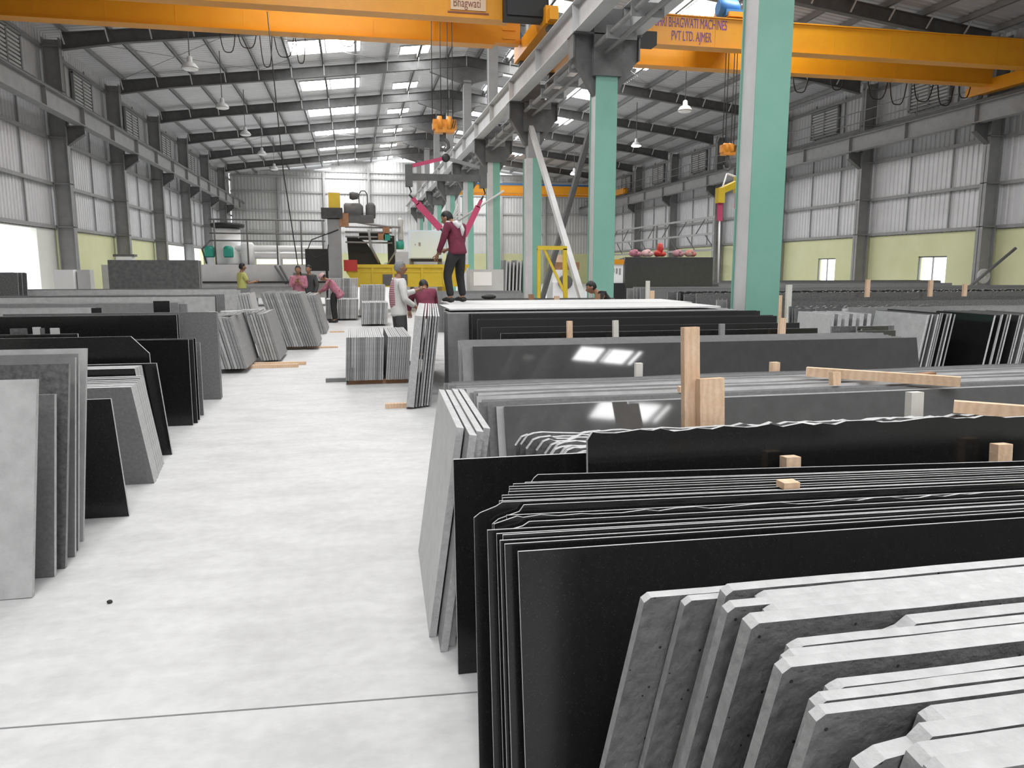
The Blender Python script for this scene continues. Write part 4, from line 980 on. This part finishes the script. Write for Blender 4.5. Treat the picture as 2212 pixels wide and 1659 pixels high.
person('distant worker with a pale pink cap bending by the grey machine post', (-.62, 23.3, 0), R(80),
       stand(pel=(0, -.15, .84), chest=(0, .1, 1.15), neck=(0, .2, 1.26), head=(0, .32, 1.34), hdir=(0, .7, -.7), shL=(-.18, .1, 1.2), elL=(-.22, .26, 1.0), wrL=(-.16, .42, .9), shR=(.18, .1, 1.2), elR=(.22, .26, 1.0), wrR=(.16, .42, .9)), 'pink', 'trouser', cap='pinkw')

# ------------------------------------------------------------------ machines
# polishing line along the far end of the aisle bay
t = empty('polishing_line', 'long grey polishing machine with handrails, pipes and green motors', 'machine')
mb = MB(); mb.span(-6.4, -1.0, 34, 35.8, .35, 1.75); mb.span(-6.2, -1.1, 33.7, 34, .85, 1.05)
for x in (-6.2, -4.5, -2.8, -1.3): mb.span(x, x + .25, 34.1, 35.6, 0, .35)
mb.build('body', M['steell'], t)
mb = MB(); mb.span(-6.3, -1.15, 33.55, 33.99, .98, 1.06); mb.build('conveyor_belt', M['rubber'], t)
mb = MB()
for z in (2.75, 3.05, 3.62): mb.tube([(-5.9, 34.2, z), (-1.2, 34.2, z)], .035, 6)
for x in (-5.7, -4.4, -3.2, -2.2, -1.3): mb.tube([(x, 34.2, 1.7), (x, 34.2, 3.62)], .035, 6)
mb.tube([(-6.1, 34.3, 1.8), (-6.25, 34.3, 2.4), (-5.9, 34.3, 2.75)], .04, 6)
mb.build('handrail', M['steeld'], t)
mb = MB(); mb.tube([(-5.6, 34.9, 2.45), (-1.3, 34.9, 2.45)], .13, 10); mb.tube([(-5.2, 35.2, 2.15), (-1.3, 35.2, 2.15)], .16, 10)
for x in (-4.6, -3.3, -2.0): mb.span(x, x + .12, 34.8, 35.3, 1.7, 2.5)
mb.build('pipe', M['white'], t)
for x in (-5.95, -5.2):
    mb = MB(); mb.lathe((x, 34.3, 2.05), [(.18, 0), (.2, .05), (.2, .4), (.12, .48)], 12); mb.span(x - .16, x + .16, 34.0, 34.25, 2.1, 2.4); mb.build('motor', M['green'], t)
mb = MB(); mb.lathe((-5.35, 35.2, 1.75), [(.5, 0), (.55, .1), (.55, 1.5), (.5, 1.55)], 16); mb.lathe((-4.5, 34.9, 1.75), [(.28, 0), (.28, .85), (.2, .95)], 14); tk = mb.build('tank', M['white'], t)
mb = MB(); mb.lathe((-5.3, 35.1, 3.32), [(.66, 0), (.7, .05), (.7, .16), (.6, .2)], 18); mb.build('rim', M['rubber'], tk)
mb = MB(); mb.beam((-3.3, 33.9, 1.7), (-2.85, 33.6, .95), .08, .06); mb.beam((-3.1, 33.9, 1.7), (-2.7, 33.6, .95), .08, .06); mb.build('lever', M['steeld'], t)
mb = MB(); mb.prism([(-2.6, .95), (-1.5, .95), (-1.65, 1.35), (-2.5, 1.42)], 33.05, 33.4); mb.span(-2.5, -2.4, 33.1, 33.3, 0, .95); mb.span(-1.7, -1.6, 33.1, 33.3, 0, .95); tag(mb.build('machine_cover', M['steeld']), 'dark sloping machine cover before the long grey machine', 'machine cover')
# yellow trough machine with grey post
t = empty('trough_machine', 'yellow trough machine with black drive gear and hoses, behind the man in white', 'machine')
yA = 28.5
mb = MB(); mb.prism([(.05, .92), (3.75, .92), (4.05, 1.45), (4.15, 1.72), (-.36, 1.72), (-.30, 1.45)], yA, yA + 2.2)
mb.span(-.38, 4.2, yA - .06, yA + .06, 1.62, 1.74); mb.span(.2, 3.8, yA - .02, yA, 1.45, 1.52)
for x in (.6, 1.35, 2.4, 3.2): mb.span(x, x + .08, yA - .05, yA, 1.0, 1.62)
mb.build('trough', M['yellow2'], t)
mb = MB(); mb.span(1.0, 1.9, yA - .03, yA + .05, .98, 1.38); mb.build('hatch', M['steeld'], t)
mb = MB()
for x in (.4, 3.2): mb.span(x, x + .35, yA + .3, yA + 1.9, 0, .92)
mb.build('foot', M['yellow2'], t)
mb = MB(); mb.span(-.38, .1, yA - .1, yA - .02, 1.5, 1.9); mb.build('red_bracket', M['red'], t)
mb = MB(); mb.prism([(-.2, 1.72), (1.0, 1.72), (.45, 2.55), (.1, 2.75), (-.25, 2.75)], yA + .7, yA + 1.3); mb.span(1.25, 1.5, yA + .6, yA + 1.2, 1.72, 2.8); mb.span(.2, 1.3, yA + .7, yA + 1.1, 2.65, 2.95)
mb.build('gear_housing', M['rubber'], t)
mb = MB()
for z in (2.55, 2.75, 2.92, 3.1): mb.tube([(-.3, yA + .5, z), (1.4, yA + .5, z - .02)], .035, 6)
mb.tube([(.0, yA + .5, 3.3), (.6, yA + .4, 3.2), (1.25, yA + .4, 3.12), (1.7, yA + .4, 3.1)], .05, 6)
mb.tube([(.55, yA + .3, 3.0), (.6, yA + .3, 2.4), (.9, yA + .3, 1.8)], .05, 6); mb.tube([(1.5, yA + .3, 3.0), (1.5, yA + .3, 2.2), (1.2, yA + .3, 1.75)], .035, 6)
mb.build('hose', M['steel'], t)
for x, z, m in ((1.0, 2.75, 'wooddark'), (1.18, 2.98, 'wooddark'), (1.2, 2.72, 'green')):
    mb = MB(); mb.span(x - .12, x + .12, yA + .25, yA + .5, z - .11, z + .11); mb.build('valve_block', M[m], t)
mb = MB(); mb.lathe((1.68, yA + .6, 2.3), [(.14, 0), (.16, .04), (.16, .3)], 12); mb.build('pump', M['green'], t)
mb = MB(); mb.lathe((1.72, yA + .6, 2.6), [(.09, 0), (.11, .1), (.09, .55), (.12, .75), (.05, .85)], 12); mb.build('filter', M['steell'], t)
t = empty('saw_post', 'grey machine post topped with a yellow cabinet and dark motors', 'machine')
yP = 27.0
mb = MB(); mb.span(-.86, -.42, yP, yP + .45, 0, 3.25); mb.span(-1.0, -.3, yP - .1, yP + .55, 0, .12); mb.build('post', M['steel'], t)
mb = MB(); mb.span(-.80, -.42, yP - .02, yP + .4, 3.62, 4.12); mb.build('cabinet', M['yellow2'], t)
mb = MB(); mb.span(-1.05, -.35, yP - .1, yP + .5, 3.28, 3.62); mb.build('bearing_block', M['trouserg'], t)
mb = MB(); mb.span(-.45, -.15, yP - .05, yP + .2, 3.0, 3.45); mb.build('copper_box', M['wooddark'], t)
mb = MB(); mb.lathe((-.3, yP + .2, 3.55), [(.2, 0), (.26, .05), (.26, .55), (.16, .65)], 14, axis='X'); mb.lathe((.6, yP + .2, 3.3), [(.15, 0), (.17, .1), (.17, .42), (.12, .5), (.05, .54)], 14); mb.span(-.3, .7, yP, yP + .4, 3.15, 3.4)
mb.lathe((-.1, yP + .2, 4.05), [(.1, 0), (.14, .1), (.1, .3)], 12, axis='X'); mb.build('motor', M['steeld'], t)
mb = MB(); mb.tube([(.22, yP + .2, 3.7), (.22, yP + .2, 4.1), (.3, yP + .2, 4.22), (.42, yP + .2, 4.22), (.5, yP + .2, 4.1), (.5, yP + .2, 3.6)], .018, 6); mb.build('hose', M['rubber'], t)
mb = MB(); mb.tube([(-.5, yP, 2.9), (-1.4, yP - .05, 2.55), (-1.55, yP - .05, 2.2), (-1.3, yP - .05, 1.95), (-.9, yP, 2.1), (-.85, yP, 2.4)], .02, 6); mb.build('cable', M['rubber'], t)
mb = MB(); mb.span(-1.75, -.9, yP + 2.0, yP + 2.1, 1.5, 2.3); mb.span(-1.7, -1.6, yP + 2.0, yP + 2.1, 0, 1.5); mb.span(-1.05, -.95, yP + 2.0, yP + 2.1, 0, 1.5); tag(mb.build('dark_panel', M['rubber']), 'black panel standing behind the grey machine post', 'panel')
t = empty('control_cabinet', 'big white control cabinet above the yellow trough, next to the standing man', 'cabinet', (2.88, 30.95, 0))
mb = MB(); mb.span(-.72, .62, 0, .6, 1.98, 3.1); mb.build('body', M['whiteb'], t)
mb = MB(); mb.span(-.68, .58, -.02, 0, 2.02, 3.06); d_ = mb.build('door', M['whiteb'], t)
mb = MB(); mb.span(-.35, -.27, -.04, -.02, 2.48, 2.62); mb.span(-.5, -.47, -.03, -.02, 2.5, 2.56); mb.build('handle', M['steel'], d_)
mb = MB(); mb.span(-.66, .55, -.03, .0, 1.86, 1.98); mb.build('vent', M['rubber'], t)
for x in (-.7, .45):
    mb = MB(); mb.span(x, x + .15, .1, .5, 0, 1.98); mb.build('leg', M['steel'], t)
# light machinery behind it
mb = MB(); mb.span(1.5, 3.9, 33.5, 34.6, 0, 1.9); mb.span(1.7, 2.5, 33.3, 33.5, 1.2, 2.3); mb.lathe((1.35, 33.2, 1.7), [(.15, 0), (.15, .08)], 12, axis='Y')
tag(mb.build('stone_planer', M['steell']), 'pale machine body behind the yellow trough', 'machine')
# boards of pale slabs stood upright between the columns
for i in range(9):
    slab('pale_slab', 6.5 + .16 * i, 33.0, 1.2, 1.95 - .05 * (i % 3), .07, (MG, ('pale', 'edge'), GR)[i % 3], '%s upright slab of the grey rack seen between the third and fourth teal columns' % ORD[i], 'upright slabs between far teal columns', lean=-2, rz=R(90))
mb = MB(); mb.span(4.6, 6.0, 31, 32, 0, 1.55); mb.span(4.75, 5.5, 30.98, 31, .9, 1.45, 1)
tag(mb.build('machine_cabinet', [M['steell'], M['white']]), 'grey machine cabinet next to the far upright slabs', 'machine')
# ladder-like arms on the far column
mb = MB()
for i in range(5): mb.tube([(3.6 + .1 * i, 33.0, 3.3), (4.4, 33.0, 3.6 + .18 * i)], .03, 6)
mb.tube([(2.6, 33, 2.9), (4.4, 33, 3.55)], .06, 6); mb.tube([(4.2, 33, 2.4), (4.45, 33, 3.7)], .03, 6); mb.tube([(4.4, 33, 3.6), (6.4, 33, 4.9)], .05, 6); mb.tube([(4.4, 33, 0), (4.4, 33, 3.6)], .05, 6)
tag(mb.build('loading_arm', M['steell']), 'pale fan of thin arms on a mast behind the standing man', 'loading arm')
# yellow frame between the second and third teal columns
t = empty('yellow_frame', 'yellow tubular frame with a slanting strut between the teal columns', 'frame', (0, 0, 0))
yF = 19.3
mb = MB(); mb.beam((4.62, yF, 2.12), (5.40, yF, 2.12), .1, .1); mb.build('top_bar', M['yellow2'], t)
mb = MB(); mb.beam((5.35, yF, 2.1), (5.40, yF, 0), .1, .1, up=(0, 1, 0)); mb.build('post', M['yellow2'], t)
mb = MB(); mb.beam((4.80, yF, 2.08), (5.34, yF, 1.0), .06, .06, up=(0, 1, 0)); mb.build('strut', M['yellow2'], t)
mb = MB(); mb.beam((4.66, yF, 2.1), (4.66, yF, 0), .08, .08, up=(0, 1, 0)); mb.build('post', M['yellow2'], t)
t = empty('edge_machine', 'white edging machine with a brown beam behind the yellow frame', 'machine')
mb = MB(); mb.span(6.35, 7.2, 24.3, 25.1, 0, 1.15); mb.prism([(6.35, 1.15), (6.95, 1.15), (6.7, 1.55), (6.4, 1.55)], 24.4, 25.0); mb.build('body', M['white'], t)
mb = MB(); mb.span(6.38, 7.3, 24.5, 24.8, 1.55, 1.8); mb.build('beam', M['wooddark'], t)
mb = MB(); mb.span(6.4, 6.95, 24.5, 24.7, 1.8, 2.03); mb.build('cover', M['wood'], t)
mb = MB(); mb.lathe((6.75, 24.15, 1.15), [(.22, 0), (.24, .05), (.24, .12), (.1, .16)], 16, axis='Y'); mb.build('wheel', M['steeld'], t)
# white instrument board with orange top beside the dark block
t = empty('instrument_board', 'white instrument board with an orange top bar beside the big dark block', 'panel')
mb = MB(); mb.span(7.43, 7.93, 22.0, 22.1, 1.16, 1.72); mb.build('board', M['white'], t)
mb = MB(); mb.span(7.4, 7.93, 21.95, 22.1, 1.72, 1.86); mb.build('top_bar', M['yellow'], t)
mb = MB(); mb.span(7.36, 7.46, 21.95, 22.1, 1.5, 1.72); mb.build('red_post', M['red'], t)
mb = MB(); mb.span(7.4, 7.95, 21.95, 22.15, .0, 1.16); mb.build('base', M['rubber'], t)
mb = MB()
for i in range(4): mb.span(7.5 + .1 * i, 7.55 + .1 * i, 21.985, 22.0, 1.5 - .03 * i, 1.6)
for i in range(3): mb.lathe((7.47, 21.98, 1.25 + .1 * i), [(.03, 0), (.03, .02)], 8, axis='Y')
mb.build('gauge', M['steel'], t)
# cloth bundles on top of the big dark block
for i, (x, m, l) in enumerate(((8.35, 'pink', 'pink cloth bundle'), (8.75, 'pinkw', 'pale pink cloth bundle'), (9.15, 'red', 'bright red cloth bundle'), (9.75, 'plaid', 'striped cloth bundle'), (10.15, 'redcloth', 'brown cloth bundle'))):
    mb = MB()
    for k, (dx, dz, sx, sz) in enumerate(((-.06, .0, .14, .10), (.07, -.02, .13, .08), (.0, .05 + .10 * (m == 'red'), .10, .07 + .09 * (m == 'red')))):
        mb.blob((x + dx, 22.15, 2.05 + dz), (sx * .9, .15, sz), 14, 10, 0, lambda a, v: a * (1 + .10 * math.sin(9 * v.x + 3 * i) * math.cos(11 * v.y + 7 * v.z)))
    tag(mb.build('cloth_bundle', M[m]), l + ' lying on the big dark block', 'cloth')
# ring of grey hose at the far window wall, slanting pipe, white boxes by the doorway
mb = MB()
for r in (.10, .17, .24): mb.tube([(23.45 + r * math.cos(a * math.pi / 8), 25.0, 1.3 + r * math.sin(a * math.pi / 8)) for a in range(17)], .05, 6)
tag(mb.build('hanging_hose_coil', M['steell']), 'grey hose coil hung at the foot of a dark column on the window wall', 'hose')
mb = MB(); mb.tube([(18.5, 21.6, .03), (21.6, 21.8, 2.26)], .05, 8); tag(mb.build('slanting_pipe', M['steeld']), 'dark pipe slanting up before the yellow wall at the picture edge', 'pipe')
mb = MB(); mb.span(-9.8, -9.2, 28, 28.6, 0, 1.55); tag(mb.build('white_box', M['white']), 'white box standing in the glare of the bright doorway', 'box')
mb = MB(); mb.span(-9.15, -8.75, 28.2, 28.6, 0, 1.55); tag(mb.build('grey_box', M['steell']), 'pale grey box against the white one by the doorway', 'box')
t = empty('wall_cabinet', 'pale cabinet with a dark top unit between the first and second dark columns', 'cabinet', (-10.2, 36.0, 0))
mb = MB(); mb.span(-.5, 1.7, 0, .6, 0, 1.75); mb.build('body', M['steell'], t)
mb = MB(); mb.span(.1, .75, 0, .5, 1.75, 2.1); mb.build('box', M['white'], t)
mb = MB(); mb.span(0, .85, .0, .5, 2.1, 2.2); mb.build('top', M['steeld'], t)
mb = MB(); mb.blob((2.55, 14.7, 1.05), (.15, .12, .05), 12, 8); tag(mb.build('rope_coil', M['rubber']), 'small black coil lying on the row behind the standing man', 'coil')
# parapet of pale blocks under the far end wall, bright far floor stays clear

t = empty('lattice_girder', 'light lattice girder running along the window wall beyond the big dark block', 'girder')
for z in (2.75, 3.75, 4.75):
    mb = MB(); mb.beam((22.0, 44.5, z), (22.0, 64, z), .12, .13); mb.build('chord', M['steel'], t)
for i in range(7):
    y = 44.6 + i * 2.8
    mb = MB(); mb.beam((22, y, 2.8), (22, y + 1.3, 3.7), .05, .05); mb.build('diagonal', M['steeld'], t)
    mb = MB(); mb.beam((22, y + 2.7, 3.8), (22, y + 1.4, 4.7), .05, .05); mb.build('diagonal', M['steeld'], t)
for y in (44.6, 54, 63.9):
    mb = MB(); mb.span(21.93, 22.07, y - .07, y + .07, 0, 4.75); mb.build('post', M['steel'], t)

# ------------------------------------------------------------------ light, world, camera
w = bpy.data.worlds.new('overcast'); bpy.context.scene.world = w; w.use_nodes = True
bgn = w.node_tree.nodes['Background']; bgn.inputs['Color'].default_value = (.95, .98, 1, 1); bgn.inputs['Strength'].default_value = 2.5
sc = bpy.context.scene
cam = bpy.data.cameras.new('camera'); co = bpy.data.objects.new('camera', cam); C.objects.link(co)
cam.sensor_width = 36; cam.lens = 36 * 1640 / 2212; cam.clip_start = .05; cam.clip_end = 300
P_ = math.atan(250 / 1640); T_ = math.atan(340 * math.cos(P_) / 1640)
co.location = (0, 0, 1.6); co.rotation_euler = (math.pi / 2 - P_, 0, -T_)
sc.camera = co
vs = sc.view_settings; vs.view_transform = 'Standard'; vs.look = 'None'; vs.exposure = 0.0; vs.gamma = 1; vs.use_curve_mapping = False
cy = sc.cycles; cy.max_bounces = 7; cy.diffuse_bounces = 4; cy.glossy_bounces = 3; cy.transmission_bounces = 2; cy.caustics_reflective = False; cy.caustics_refractive = False; cy.sample_clamp_indirect = 6
